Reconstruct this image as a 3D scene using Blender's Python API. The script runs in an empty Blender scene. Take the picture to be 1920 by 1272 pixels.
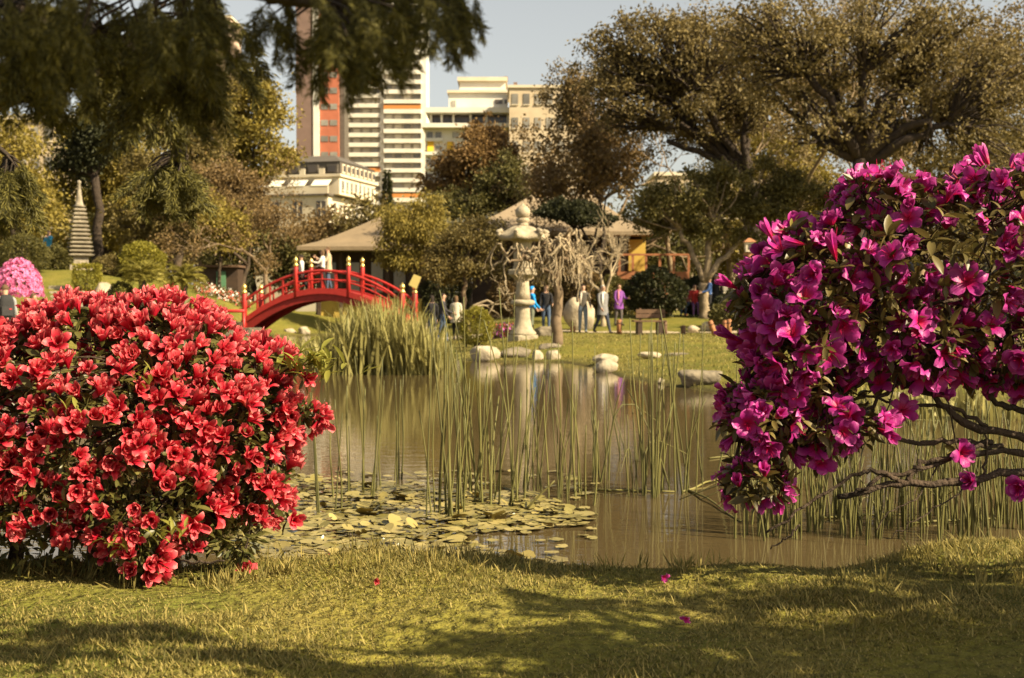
import bpy, math, random
import numpy as np
from mathutils import Vector, Matrix

SEED = 7
rng = np.random.default_rng(SEED)
random.seed(SEED)
sc = bpy.context.scene
COL = sc.collection
R = math.radians

# ------------------------------------------------------------------ camera
CAMZ = 1.35
FPX = 2400.0                      # focal length in pixels of the 1920 px wide photograph
PITCH = math.atan((636 - 570) / FPX)
cam_d = bpy.data.cameras.new('camera')
cam = bpy.data.objects.new('camera', cam_d)
COL.objects.link(cam)
cam.location = (0, 0, CAMZ)
cam.rotation_euler = (math.pi / 2 - PITCH, 0, 0)
cam_d.sensor_width = 36
cam_d.lens = 45
cam_d.clip_start = 0.05
cam_d.clip_end = 3000
cam_d.dof.use_dof = True
cam_d.dof.focus_distance = 4.7
cam_d.dof.aperture_fstop = 6.0
sc.camera = cam

# ------------------------------------------------------------------ sky and sun
SUN_EL = R(37)
sun_dir = Vector((0.90 * math.cos(SUN_EL), -0.436 * math.cos(SUN_EL), math.sin(SUN_EL))).normalized()
world = bpy.data.worlds.new('World')
sc.world = world
world.use_nodes = True
wn = world.node_tree
wn.nodes.clear()
wo = wn.nodes.new('ShaderNodeOutputWorld')
bg = wn.nodes.new('ShaderNodeBackground')
sky = wn.nodes.new('ShaderNodeTexSky')
sky.sky_type = 'NISHITA'
sky.sun_disc = False
sky.sun_elevation = SUN_EL
sky.sun_rotation = math.atan2(sun_dir.x, sun_dir.y)
sky.air_density = 1.0
sky.dust_density = 1.5
sky.ozone_density = 0.6
bg.inputs[1].default_value = 0.050
hsv = wn.nodes.new('ShaderNodeHueSaturation')
hsv.inputs['Saturation'].default_value = 0.40
hsv.inputs['Value'].default_value = 1.25
wn.links.new(sky.outputs[0], hsv.inputs['Color'])
tint = wn.nodes.new('ShaderNodeMix'); tint.data_type = 'RGBA'; tint.blend_type = 'MULTIPLY'
tint.inputs['Factor'].default_value = 1.0
tint.inputs['B'].default_value = (1.0, 0.95, 0.85, 1)
wn.links.new(hsv.outputs[0], tint.inputs['A'])
wn.links.new(tint.outputs['Result'], bg.inputs[0])
wn.links.new(bg.outputs[0], wo.inputs[0])
sl = bpy.data.lights.new('sun', 'SUN')
sl.energy = 4.8
sl.angle = R(0.5)
sl.color = (1.0, 0.85, 0.57)
so = bpy.data.objects.new('sun', sl)
COL.objects.link(so)
so.location = (30, -15, 30)
so.rotation_euler = (-sun_dir).to_track_quat('-Z', 'Y').to_euler()
vs = sc.view_settings
vs.view_transform = 'Standard'
vs.look = 'None'
vs.gamma = 1.0
vs.use_curve_mapping = False
vs.exposure = 1.38
sc.cycles.use_denoising = True
sc.cycles.max_bounces = 6
sc.cycles.transparent_max_bounces = 4
sc.cycles.caustics_reflective = False
sc.cycles.caustics_refractive = False

# ------------------------------------------------------------------ helpers
CP, SP = math.cos(PITCH), math.sin(PITCH)

def W(px, py, d):
    """place of the thing that stands at horizontal distance d and shows at this spot of the survey photo"""
    u = (px - 960) / FPX
    v = (636 - py) / FPX
    dy = CP + v * SP
    dz = -SP + v * CP
    s = d / dy
    return np.array([u * s, d, CAMZ + dz * s])

def S(px, d):
    return px / FPX * d

def smooth(t):
    t = np.clip(t, 0, 1)
    return t * t * (3 - 2 * t)

class MB:
    """collects shapes and links them as one mesh object"""
    def __init__(s):
        s.v = []; s.loops = []; s.tot = []; s.m = []; s.n = 0; s.col = []
    def add(s, v, f, mat=0, col=None):
        v = np.asarray(v, float).reshape(-1, 3)
        if isinstance(f, np.ndarray):
            if len(f):
                s.loops.append((f + s.n).ravel()); s.tot.append(np.full(len(f), f.shape[1])); s.m.append(np.full(len(f), mat))
        else:
            for q in f:
                s.loops.append(np.array(q) + s.n); s.tot.append(np.array([len(q)])); s.m.append(np.array([mat]))
        s.v.append(v); s.n += len(v)
        s.col.append(np.zeros(len(v)) if col is None else np.asarray(col, float))
        return s
    def box(s, c, size, mat=0, rz=0.0, taper=1.0):
        x, y, z = [k / 2 for k in size]
        v = np.array([[-x, -y, -z], [x, -y, -z], [x, y, -z], [-x, y, -z],
                      [-x * taper, -y * taper, z], [x * taper, -y * taper, z], [x * taper, y * taper, z], [-x * taper, y * taper, z]])
        if rz:
            a, b = math.cos(rz), math.sin(rz)
            v = v @ np.array([[a, b, 0], [-b, a, 0], [0, 0, 1]])
        f = np.array([[0, 3, 2, 1], [4, 5, 6, 7], [0, 1, 5, 4], [1, 2, 6, 5], [2, 3, 7, 6], [3, 0, 4, 7]])
        return s.add(v + np.array(c), f, mat)
    def tube(s, pts, rad, n=6, mat=0, cap=True):
        pts = np.asarray(pts, float)
        k = len(pts)
        rad = np.broadcast_to(np.asarray(rad, float), (k,))
        tan = np.gradient(pts, axis=0)
        tan /= np.linalg.norm(tan, axis=1)[:, None] + 1e-9
        ref = np.array([0.0, 0.0, 1.0]) if abs(tan[:, 2]).mean() < .8 else np.array([1.0, 0.1, 0.0])
        a = np.cross(tan, ref); a /= np.linalg.norm(a, axis=1)[:, None] + 1e-9
        b = np.cross(tan, a)
        th = np.arange(n) / n * 2 * math.pi
        ring = (pts[:, None, :] + rad[:, None, None] * (np.cos(th)[None, :, None] * a[:, None, :] + np.sin(th)[None, :, None] * b[:, None, :]))
        i = np.arange(k - 1)[:, None] * n; j = np.arange(n)[None, :]; j2 = (j + 1) % n
        f = np.stack([i + j, i + j2, i + n + j2, i + n + j], -1).reshape(-1, 4)
        s.add(ring.reshape(-1, 3), f, mat)
        if cap and n >= 4:
            base = s.n - k * n
            s.loops.append(np.arange(n)[::-1] + base); s.tot.append(np.array([n])); s.m.append(np.array([mat]))
            s.loops.append(np.arange(n) + base + (k - 1) * n); s.tot.append(np.array([n])); s.m.append(np.array([mat]))
        return s
    def lathe(s, prof, c, n=20, mat=0, sq=None, rz=0.0):
        """prof: (radius, z) pairs; sq gives a polygon with that many sides"""
        n = sq or n
        th = np.arange(n) / n * 2 * math.pi + rz
        prof = np.array(prof, float)
        v = np.stack([prof[:, 0:1] * np.cos(th), prof[:, 0:1] * np.sin(th), np.repeat(prof[:, 1:2], n, 1)], -1)
        k = len(prof)
        i = np.arange(k - 1)[:, None] * n; j = np.arange(n)[None, :]; j2 = (j + 1) % n
        f = np.stack([i + j, i + j2, i + n + j2, i + n + j], -1).reshape(-1, 4)
        s.add(v.reshape(-1, 3) + np.array(c), f, mat)
        base = s.n - k * n
        s.loops.append(np.arange(n)[::-1] + base); s.tot.append(np.array([n])); s.m.append(np.array([mat]))
        s.loops.append(np.arange(n) + base + (k - 1) * n); s.tot.append(np.array([n])); s.m.append(np.array([mat]))
        return s
    def leaves(s, c, d, ln, wd, mat=0, sag=0.0):
        """rhombic leaves: centres c, directions d, lengths, widths"""
        n = len(c)
        d = d / (np.linalg.norm(d, axis=1)[:, None] + 1e-9)
        r = rng.normal(size=(n, 3))
        a = np.cross(d, r); a /= np.linalg.norm(a, axis=1)[:, None] + 1e-9
        up = np.cross(a, d)
        ln = np.broadcast_to(ln, (n,))[:, None]; wd = np.broadcast_to(wd, (n,))[:, None]
        p0 = c; p1 = c + d * ln * .45 + a * wd + up * wd * .35
        p2 = c + d * ln; p3 = c + d * ln * .45 - a * wd + up * wd * .35
        v = np.stack([p0, p1, p2, p3], 1).reshape(-1, 3)
        f = np.arange(4 * n).reshape(n, 4)
        return s.add(v, f, mat)
    def build(s, name, mats, parent=None, smooth_shade=True, origin=None, colattr=False, link=True):
        me = bpy.data.meshes.new(name)
        v = np.concatenate(s.v) if s.v else np.zeros((0, 3))
        if origin is None and parent is not None:
            origin = parent.get('_wo')
            if origin is not None:
                origin = np.array(list(origin))
        if origin is not None:
            v = v - np.asarray(origin, float)
        loops = np.concatenate(s.loops).astype(np.int32); tot = np.concatenate(s.tot).astype(np.int32)
        me.vertices.add(len(v)); me.vertices.foreach_set('co', v.astype(np.float32).ravel())
        me.loops.add(len(loops)); me.loops.foreach_set('vertex_index', loops)
        me.polygons.add(len(tot))
        st = np.concatenate([[0], np.cumsum(tot)[:-1]]).astype(np.int32)
        me.polygons.foreach_set('loop_start', st)
        me.polygons.foreach_set('material_index', np.concatenate(s.m).astype(np.int32))
        me.polygons.foreach_set('use_smooth', np.full(len(tot), smooth_shade))
        me.update(calc_edges=True)
        if colattr:
            at = me.attributes.new('pt', 'FLOAT', 'POINT')
            at.data.foreach_set('value', np.concatenate(s.col).astype(np.float32))
        if not isinstance(mats, (list, tuple)):
            mats = [mats]
        for m in mats:
            me.materials.append(m)
        o = bpy.data.objects.new(name, me)
        if link:
            COL.objects.link(o)
        if parent is not None:
            o.parent = parent
        return o

def tag(o, label=None, cat=None, group=None, kind=None):
    if label: o['label'] = label
    if cat: o['category'] = cat
    if group: o['group'] = group
    if kind: o['kind'] = kind
    return o

def thing(name, label, cat, loc=(0, 0, 0), group=None, rz=0.0):
    o = bpy.data.objects.new(name, None)
    COL.objects.link(o)
    o.empty_display_size = .1
    o.location = tuple(float(k) for k in loc)
    o.rotation_euler = (0, 0, rz)
    o['_wo'] = [float(k) for k in loc]
    return tag(o, label, cat, group)

def inst(name, mesh, parent=None, loc=(0, 0, 0), rot=None, scale=1.0, label=None, cat=None, group=None):
    o = bpy.data.objects.new(name, mesh)
    COL.objects.link(o)
    if parent is not None: o.parent = parent
    o.location = tuple(float(k) for k in loc)
    if rot is not None: o.rotation_euler = rot
    o.scale = (scale, scale, scale) if np.isscalar(scale) else scale
    return tag(o, label, cat, group)

def part_of(root):
    """a builder whose parts are given in the root's own coordinates"""
    root['_wo'] = [0.0, 0.0, 0.0]
    return root

# ------------------------------------------------------------------ materials
MATS = {}
def mat(name, c1, c2=None, scale=4.0, rough=.8, bump=0.0, bscale=None, trans=0.0, island=0.0, metal=0.0, spec=.3, objvar=0.0, detail=4.0, pos=False, tcol=None):
    m = bpy.data.materials.new(name); m.use_nodes = True
    nt = m.node_tree; N = nt.nodes; L = nt.links
    pb = N['Principled BSDF']; out = N['Material Output']
    pb.inputs['Roughness'].default_value = rough
    pb.inputs['Metallic'].default_value = metal
    pb.inputs['Specular IOR Level'].default_value = spec
    c1 = tuple(c1) + (1,)
    last = None
    geo = N.new('ShaderNodeNewGeometry')
    tc = N.new('ShaderNodeTexCoord')
    vec = geo.outputs['Position'] if pos else tc.outputs['Object']
    if c2 is not None:
        mx = N.new('ShaderNodeMix'); mx.data_type = 'RGBA'
        mx.inputs['A'].default_value = c1; mx.inputs['B'].default_value = tuple(c2) + (1,)
        if island:
            L.new(geo.outputs['Random Per Island'], mx.inputs['Factor'])
        else:
            nz = N.new('ShaderNodeTexNoise'); nz.inputs['Scale'].default_value = scale; nz.inputs['Detail'].default_value = detail
            L.new(vec, nz.inputs['Vector'])
            mr = N.new('ShaderNodeMapRange'); mr.inputs[1].default_value = .32; mr.inputs[2].default_value = .68
            L.new(nz.outputs['Fac'], mr.inputs[0])
            L.new(mr.outputs[0], mx.inputs['Factor'])
        last = mx.outputs['Result']
    else:
        rgb = N.new('ShaderNodeRGB'); rgb.outputs[0].default_value = c1
        last = rgb.outputs[0]
    if objvar:
        oi = N.new('ShaderNodeObjectInfo')
        hs = N.new('ShaderNodeHueSaturation')
        mr2 = N.new('ShaderNodeMapRange'); mr2.inputs[3].default_value = 1 - objvar; mr2.inputs[4].default_value = 1 + objvar
        L.new(oi.outputs['Random'], mr2.inputs[0]); L.new(mr2.outputs[0], hs.inputs['Value'])
        L.new(last, hs.inputs['Color']); last = hs.outputs['Color']
    L.new(last, pb.inputs['Base Color'])
    if bump:
        nb = N.new('ShaderNodeTexNoise'); nb.inputs['Scale'].default_value = bscale or scale * 3; nb.inputs['Detail'].default_value = 6
        L.new(vec, nb.inputs['Vector'])
        bp = N.new('ShaderNodeBump'); bp.inputs['Strength'].default_value = bump; bp.inputs['Distance'].default_value = .05
        L.new(nb.outputs['Fac'], bp.inputs['Height']); L.new(bp.outputs[0], pb.inputs['Normal'])
    if trans:
        tr = N.new('ShaderNodeBsdfTranslucent')
        if tcol:
            tr.inputs['Color'].default_value = tuple(tcol) + (1,)
        else:
            L.new(last, tr.inputs['Color'])
        ms = N.new('ShaderNodeMixShader'); ms.inputs[0].default_value = trans
        L.new(pb.outputs[0], ms.inputs[1]); L.new(tr.outputs[0], ms.inputs[2]); L.new(ms.outputs[0], out.inputs['Surface'])
    MATS[name] = m
    return m

def petal_mat(name, throat, mid, edge, trans=.3):
    m = bpy.data.materials.new(name); m.use_nodes = True
    nt = m.node_tree; N = nt.nodes; L = nt.links
    pb = N['Principled BSDF']; out = N['Material Output']
    pb.inputs['Roughness'].default_value = .42; pb.inputs['Specular IOR Level'].default_value = .3
    at = N.new('ShaderNodeAttribute'); at.attribute_name = 'pt'
    cr = N.new('ShaderNodeValToRGB')
    e = cr.color_ramp.elements
    e[0].position = .18; e[0].color = tuple(throat) + (1,)
    e[1].position = 1.0; e[1].color = tuple(edge) + (1,)
    k = e.new(.5); k.color = tuple(mid) + (1,)
    k = e.new(.82); k.color = tuple(np.array(mid) * .72 + np.array(edge) * .28) + (1,)
    L.new(at.outputs['Fac'], cr.inputs[0])
    oi = N.new('ShaderNodeObjectInfo'); geo = N.new('ShaderNodeNewGeometry')
    hs = N.new('ShaderNodeHueSaturation')
    ad = N.new('ShaderNodeMath'); ad.operation = 'ADD'
    L.new(oi.outputs['Random'], ad.inputs[0]); L.new(geo.outputs['Random Per Island'], ad.inputs[1])
    mr = N.new('ShaderNodeMapRange'); mr.inputs[2].default_value = 2.0; mr.inputs[3].default_value = .72; mr.inputs[4].default_value = 1.25
    L.new(ad.outputs[0], mr.inputs[0]); L.new(mr.outputs[0], hs.inputs['Value'])
    L.new(cr.outputs[0], hs.inputs['Color'])
    L.new(hs.outputs[0], pb.inputs['Base Color'])
    nz = N.new('ShaderNodeTexNoise'); nz.inputs['Scale'].default_value = 90; nz.inputs['Detail'].default_value = 3
    tc = N.new('ShaderNodeTexCoord'); L.new(tc.outputs['Object'], nz.inputs['Vector'])
    bp = N.new('ShaderNodeBump'); bp.inputs['Strength'].default_value = .5; bp.inputs['Distance'].default_value = .004
    L.new(nz.outputs['Fac'], bp.inputs['Height']); L.new(bp.outputs[0], pb.inputs['Normal'])
    tr = N.new('ShaderNodeBsdfTranslucent'); L.new(hs.outputs[0], tr.inputs['Color'])
    ms = N.new('ShaderNodeMixShader'); ms.inputs[0].default_value = trans
    L.new(pb.outputs[0], ms.inputs[1]); L.new(tr.outputs[0], ms.inputs[2]); L.new(ms.outputs[0], out.inputs['Surface'])
    return m

def water_mat():
    m = bpy.data.materials.new('water'); m.use_nodes = True
    nt = m.node_tree; N = nt.nodes; L = nt.links
    pb = N['Principled BSDF']
    pb.inputs['Base Color'].default_value = (.115, .088, .036, 1)
    pb.inputs['Roughness'].default_value = .02
    pb.inputs['IOR'].default_value = 1.33
    pb.inputs['Specular IOR Level'].default_value = .5
    geo = N.new('ShaderNodeNewGeometry')
    mp = N.new('ShaderNodeMapping'); mp.inputs['Scale'].default_value = (1.0, 2.6, 1)
    L.new(geo.outputs['Position'], mp.inputs[0])
    n1 = N.new('ShaderNodeTexNoise'); n1.inputs['Scale'].default_value = 2.2; n1.inputs['Detail'].default_value = 3
    n2 = N.new('ShaderNodeTexNoise'); n2.inputs['Scale'].default_value = 9; n2.inputs['Detail'].default_value = 2
    L.new(mp.outputs[0], n1.inputs['Vector']); L.new(mp.outputs[0], n2.inputs['Vector'])
    b1 = N.new('ShaderNodeBump'); b1.inputs['Strength'].default_value = .035; b1.inputs['Distance'].default_value = .05
    b2 = N.new('ShaderNodeBump'); b2.inputs['Strength'].default_value = .035; b2.inputs['Distance'].default_value = .02
    L.new(n1.outputs['Fac'], b1.inputs['Height']); L.new(n2.outputs['Fac'], b2.inputs['Height'])
    L.new(b1.outputs[0], b2.inputs['Normal']); L.new(b2.outputs[0], pb.inputs['Normal'])
    nc = N.new('ShaderNodeTexNoise'); nc.inputs['Scale'].default_value = .6
    L.new(geo.outputs['Position'], nc.inputs['Vector'])
    mx = N.new('ShaderNodeMix'); mx.data_type = 'RGBA'
    mx.inputs['A'].default_value = (.064, .046, .020, 1); mx.inputs['B'].default_value = (.088, .062, .028, 1)
    L.new(nc.outputs['Fac'], mx.inputs['Factor']); L.new(mx.outputs['Result'], pb.inputs['Base Color'])
    return m

def ground_mat():
    m = bpy.data.materials.new('lawn'); m.use_nodes = True
    nt = m.node_tree; N = nt.nodes; L = nt.links
    pb = N['Principled BSDF']; pb.inputs['Roughness'].default_value = .95; pb.inputs['Specular IOR Level'].default_value = .1
    geo = N.new('ShaderNodeNewGeometry')
    def noise(s, d=4):
        n = N.new('ShaderNodeTexNoise'); n.inputs['Scale'].default_value = s; n.inputs['Detail'].default_value = d
        L.new(geo.outputs['Position'], n.inputs['Vector']); return n.outputs['Fac']
    def mix(a, b, f, lo=.35, hi=.65):
        mr = N.new('ShaderNodeMapRange'); mr.inputs[1].default_value = lo; mr.inputs[2].default_value = hi
        L.new(f, mr.inputs[0])
        x = N.new('ShaderNodeMix'); x.data_type = 'RGBA'
        for k, val in (('A', a), ('B', b)):
            if isinstance(val, tuple): x.inputs[k].default_value = val + (1,)
            else: L.new(val, x.inputs[k])
        L.new(mr.outputs[0], x.inputs['Factor']); return x.outputs['Result']
    g = mix((.205, .172, .032), (.12, .122, .022), noise(.8, 5))
    g = mix(g, (.25, .20, .055), noise(2.3, 6), .5, .8)
    g = mix(g, (.075, .070, .018), noise(28, 3), .48, .75)
    # bare mud under and at the edge of the water
    sx = N.new('ShaderNodeSeparateXYZ'); L.new(geo.outputs['Position'], sx.inputs[0])
    mr = N.new('ShaderNodeMapRange'); mr.inputs[1].default_value = .09; mr.inputs[2].default_value = -.02
    L.new(sx.outputs['Z'], mr.inputs[0])
    x = N.new('ShaderNodeMix'); x.data_type = 'RGBA'; L.new(g, x.inputs['A']); x.inputs['B'].default_value = (.06, .045, .022, 1)
    L.new(mr.outputs[0], x.inputs['Factor'])
    L.new(x.outputs['Result'], pb.inputs['Base Color'])
    bp = N.new('ShaderNodeBump'); bp.inputs['Strength'].default_value = .9; bp.inputs['Distance'].default_value = .06
    L.new(noise(22, 5), bp.inputs['Height']); L.new(bp.outputs[0], pb.inputs['Normal'])
    return m

m_lawn = ground_mat()
m_water = water_mat()
m_grass = mat('grass_blade', (.080, .078, .018), (.42, .33, .10), island=1, rough=.7, trans=.35)
m_stone = mat('pale_stone', (.43, .36, .25), (.27, .22, .15), scale=6, rough=.9, bump=.5, bscale=25)
m_rock_w = mat('white_rock', (.46, .385, .275), (.25, .20, .13), scale=3.0, rough=.9, bump=.7, bscale=9)
m_rock_g = mat('grey_rock', (.27, .22, .15), (.11, .09, .062), scale=3.5, rough=.9, bump=.8, bscale=10)
m_red = mat('red_lacquer', (.43, .030, .022), (.36, .022, .018), scale=8, rough=.45, spec=.4)
m_redd = mat('dark_red_boards', (.30, .022, .018), (.22, .018, .014), scale=4, rough=.55)
m_gold = mat('brass', (.75, .55, .18), rough=.35, metal=.8)
m_bark = mat('bark', (.10, .068, .042), (.045, .032, .022), scale=5, rough=.95, bump=.9, bscale=14)
m_bark_p = mat('pale_bark', (.36, .27, .17), (.15, .11, .07), scale=4, rough=.9, bump=.7, bscale=14)
m_bark_d = mat('dark_bark', (.055, .038, .026), (.03, .021, .015), scale=5, rough=.95, bump=.9, bscale=14)
m_twig = mat('bare_twig', (.21, .145, .085), (.12, .082, .05), scale=6, rough=.9)
m_twig_p = mat('pale_twig', (.42, .33, .21), (.24, .18, .11), scale=6, rough=.9)
m_azbark = mat('azalea_bark', (.085, .056, .036), (.045, .031, .021), scale=12, rough=.9, bump=.5, bscale=60)
def leafm(name, a, b, tr=.3, rough=.6):
    return mat(name, a, b, island=1, rough=rough, trans=tr, spec=.3)
lf_olive = leafm('leaf_olive', (.085, .065, .020), (.23, .172, .052))
lf_yellow = leafm('leaf_yellow', (.15, .12, .022), (.35, .265, .052))
lf_brown = leafm('leaf_brown', (.12, .080, .032), (.26, .165, .062))
lf_dark = leafm('leaf_dark', (.025, .028, .012), (.065, .065, .022))
lf_green = leafm('leaf_green', (.06, .056, .016), (.165, .14, .038))
lf_rust = leafm('leaf_rust', (.15, .085, .030), (.27, .165, .055))
lf_lime = leafm('leaf_lime', (.17, .155, .02), (.32, .27, .035))
lf_az = mat('azalea_leaf', (.055, .058, .014), (.17, .15, .040), island=1, objvar=.35, rough=.42, trans=.25, spec=.4)
lf_az2 = mat('azalea_leaf_bronze', (.065, .055, .016), (.22, .165, .05), island=1, objvar=.35, rough=.42, trans=.3, spec=.4)
lf_con = leafm('cypress_foliage', (.026, .026, .008), (.20, .172, .036), tr=.18)
m_reed = mat('rush_stem', (.075, .080, .022), (.20, .17, .055), scale=1.3, rough=.55, objvar=.35, trans=.1)
m_reedb = mat('reed_blade', (.15, .155, .040), (.34, .28, .10), island=1, objvar=.3, rough=.6, trans=.3)
m_pad = mat('lily_pad', (.16, .13, .035), (.27, .205, .07), scale=14, rough=.35, objvar=.4, spec=.5)
pm_red = petal_mat('red_petal', (.36, .004, .016), (.56, .020, .045), (.84, .28, .26), .28)
pm_mag = petal_mat('magenta_petal', (.50, .010, .08), (.40, .018, .22), (.66, .14, .44), .30)
pm_pink = petal_mat('pink_petal', (.7, .1, .3), (.75, .20, .42), (.85, .40, .60), .3)

# ------------------------------------------------------------------ terrain
POND = np.array([(-5.5, 5.6), (-4, 5.25), (-1.8, 4.9), (0, 4.9), (.45, 4.68), (.8, 4.72), (1.3, 5.1), (2, 5.45), (4, 6.2), (7, 7.2), (10, 10),
                 (10.5, 14), (8, 16.8), (5, 17.2), (3.5, 18.4), (2.6, 21.2), (2.0, 23.6), (1.85, 26.5), (1.2, 29.5), (-.5, 29.8), (-1.3, 31), (-1.9, 34),
                 (-2.2, 40), (-3.0, 46), (-3.9, 50), (-5.2, 54.5), (-7.5, 56.5), (-9.6, 54), (-10.3, 49), (-11.2, 44), (-10.4, 34), (-9, 24), (-8, 15), (-7, 9)])

def sdist(x, y):
    sh = x.shape; x = x.ravel(); y = y.ravel()
    d = np.full(x.shape, 1e9); ins = np.zeros(x.shape, bool)
    n = len(POND)
    for i in range(n):
        a = POND[i]; b = POND[(i + 1) % n]; e = b - a
        t = np.clip(((x - a[0]) * e[0] + (y - a[1]) * e[1]) / (e @ e), 0, 1)
        d = np.minimum(d, np.hypot(x - a[0] - t * e[0], y - a[1] - t * e[1]))
        c = ((a[1] > y) != (b[1] > y)) & (x < (b[0] - a[0]) * (y - a[1]) / (b[1] - a[1] + 1e-12) + a[0])
        ins ^= c
    return np.where(ins, -d, d).reshape(sh)

def hgt(x, y):
    x = np.asarray(x, float); y = np.asarray(y, float)
    sd = sdist(x, y)
    near = smooth((9 - y) / 4)
    L = .35 * (1 - near) + .47 * near
    w = 4.5 * (1 - near) + .5 * near
    leftbank = smooth((-x - 9.3) / 1.5) * smooth((y - 38) / 4) * (1 - smooth((y - 52) / 4))
    w = w * (1 - leftbank) + .6 * leftbank
    rough_ = .022 * np.sin(x * 2.1 + 1.3) * np.sin(y * 1.7) + .012 * np.sin(x * 5.3 + y * 3.9) + .006 * np.sin(x * 13 - y * 11)
    out = (L + rough_) * (.12 + .88 * smooth(sd / w)) * smooth(sd / .25 + .35)
    ins = -.7 * smooth(-sd / 1.2) - .03
    z = np.where(sd > 0, out, ins)
    m = 2.75 * np.exp(-((x + 20) / 8.0) ** 2 - ((y - 60) / 9.5) ** 2)
    m2 = .55 * np.exp(-((x - 5) / 10.0) ** 2 - ((y - 52) / 5) ** 2)
    lf = .35 * smooth((-x - 9.5) / 3) * smooth((y - 22) / 6) * smooth((60 - y) / 8)
    return z + np.where(sd > 0, (m + m2 + lf) * smooth(sd / 4), 0)

def gz(x, y):
    return float(hgt(np.array([x]), np.array([y]))[0])

def gp(px, d):
    """point on the ground in that direction at distance d"""
    x = (px - 960) / FPX * d / CP
    return np.array([x, d, gz(x, d)])

def geo(a, b, n):
    return np.geomspace(a, b, n)
xs = np.concatenate([-geo(26, 420, 14)[::-1], np.arange(-25.6, -3.6, .4), np.arange(-3.5, 3.5, .1), np.arange(3.6, 25.8, .4), geo(26, 420, 14)])
ys = np.concatenate([-geo(6.2, 60, 6)[::-1], np.arange(-6, 1.5, .5), np.arange(1.6, 7, .1), np.arange(7.2, 16, .4), np.arange(16, 63, .35), geo(63.5, 900, 26)])
X, Y = np.meshgrid(xs, ys)
Z = hgt(X, Y)
v = np.stack([X, Y, Z], -1).reshape(-1, 3)
nx = len(xs); i = np.arange(len(ys) - 1)[:, None] * nx; j = np.arange(nx - 1)[None, :]
f = np.stack([i + j, i + j + 1, i + nx + j + 1, i + nx + j], -1).reshape(-1, 4)
ground = MB().add(v, f).build('ground', m_lawn)
tag(ground, 'yellow green lawn around the pond with banks and mound', None, kind='structure')
wb = MB()
pv = np.array([(-14, 3.2, 0), (14, 3.2, 0), (14, 60, 0), (-14, 60, 0)], float)
wb.add(pv, [[0, 1, 2, 3]])
water = wb.build('water', m_water, smooth_shade=False)
tag(water, 'still brown green pond water with reflections', kind='structure')

# paths: thin sheets that follow the lawn
m_path = mat('sandy_path', (.42, .34, .22), (.33, .26, .165), scale=2.5, rough=.95, bump=.4, bscale=30, pos=True)
def strip(name, pts, w, label):
    pts = np.array(pts, float); t = np.linspace(0, 1, 60)
    k = np.linspace(0, 1, len(pts))
    P = np.stack([np.interp(t, k, pts[:, 0]), np.interp(t, k, pts[:, 1])], -1)
    for _ in range(4): P[1:-1] = (P[:-2] + 2 * P[1:-1] + P[2:]) / 4
    T = np.gradient(P, axis=0); T /= np.linalg.norm(T, axis=1)[:, None]
    nn = np.stack([-T[:, 1], T[:, 0]], -1)
    cols = np.linspace(-.5, .5, 7)
    Q = P[:, None] + nn[:, None] * (cols * w)[None, :, None]
    z = hgt(Q[..., 0], Q[..., 1]) + .03
    v = np.concatenate([Q, z[..., None]], -1).reshape(-1, 3)
    i = np.arange(59)[:, None] * 7; j = np.arange(6)[None, :]
    f = np.stack([i + j, i + j + 1, i + 7 + j + 1, i + 7 + j], -1).reshape(-1, 4)
    return tag(MB().add(v, f).build(name, m_path), label, kind='structure')
strip('path', [(-2.6, 47), (0, 44.5), (3, 43.2), (7, 42.8), (12, 43), (20, 45)], 1.5, 'sandy walk along the far lawn behind the lantern')
strip('path', [(-11.6, 26), (-12.6, 31), (-14, 37), (-16.2, 43), (-17.2, 47)], 2.2, 'pale paved walk leading to the steps of the mound')

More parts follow.
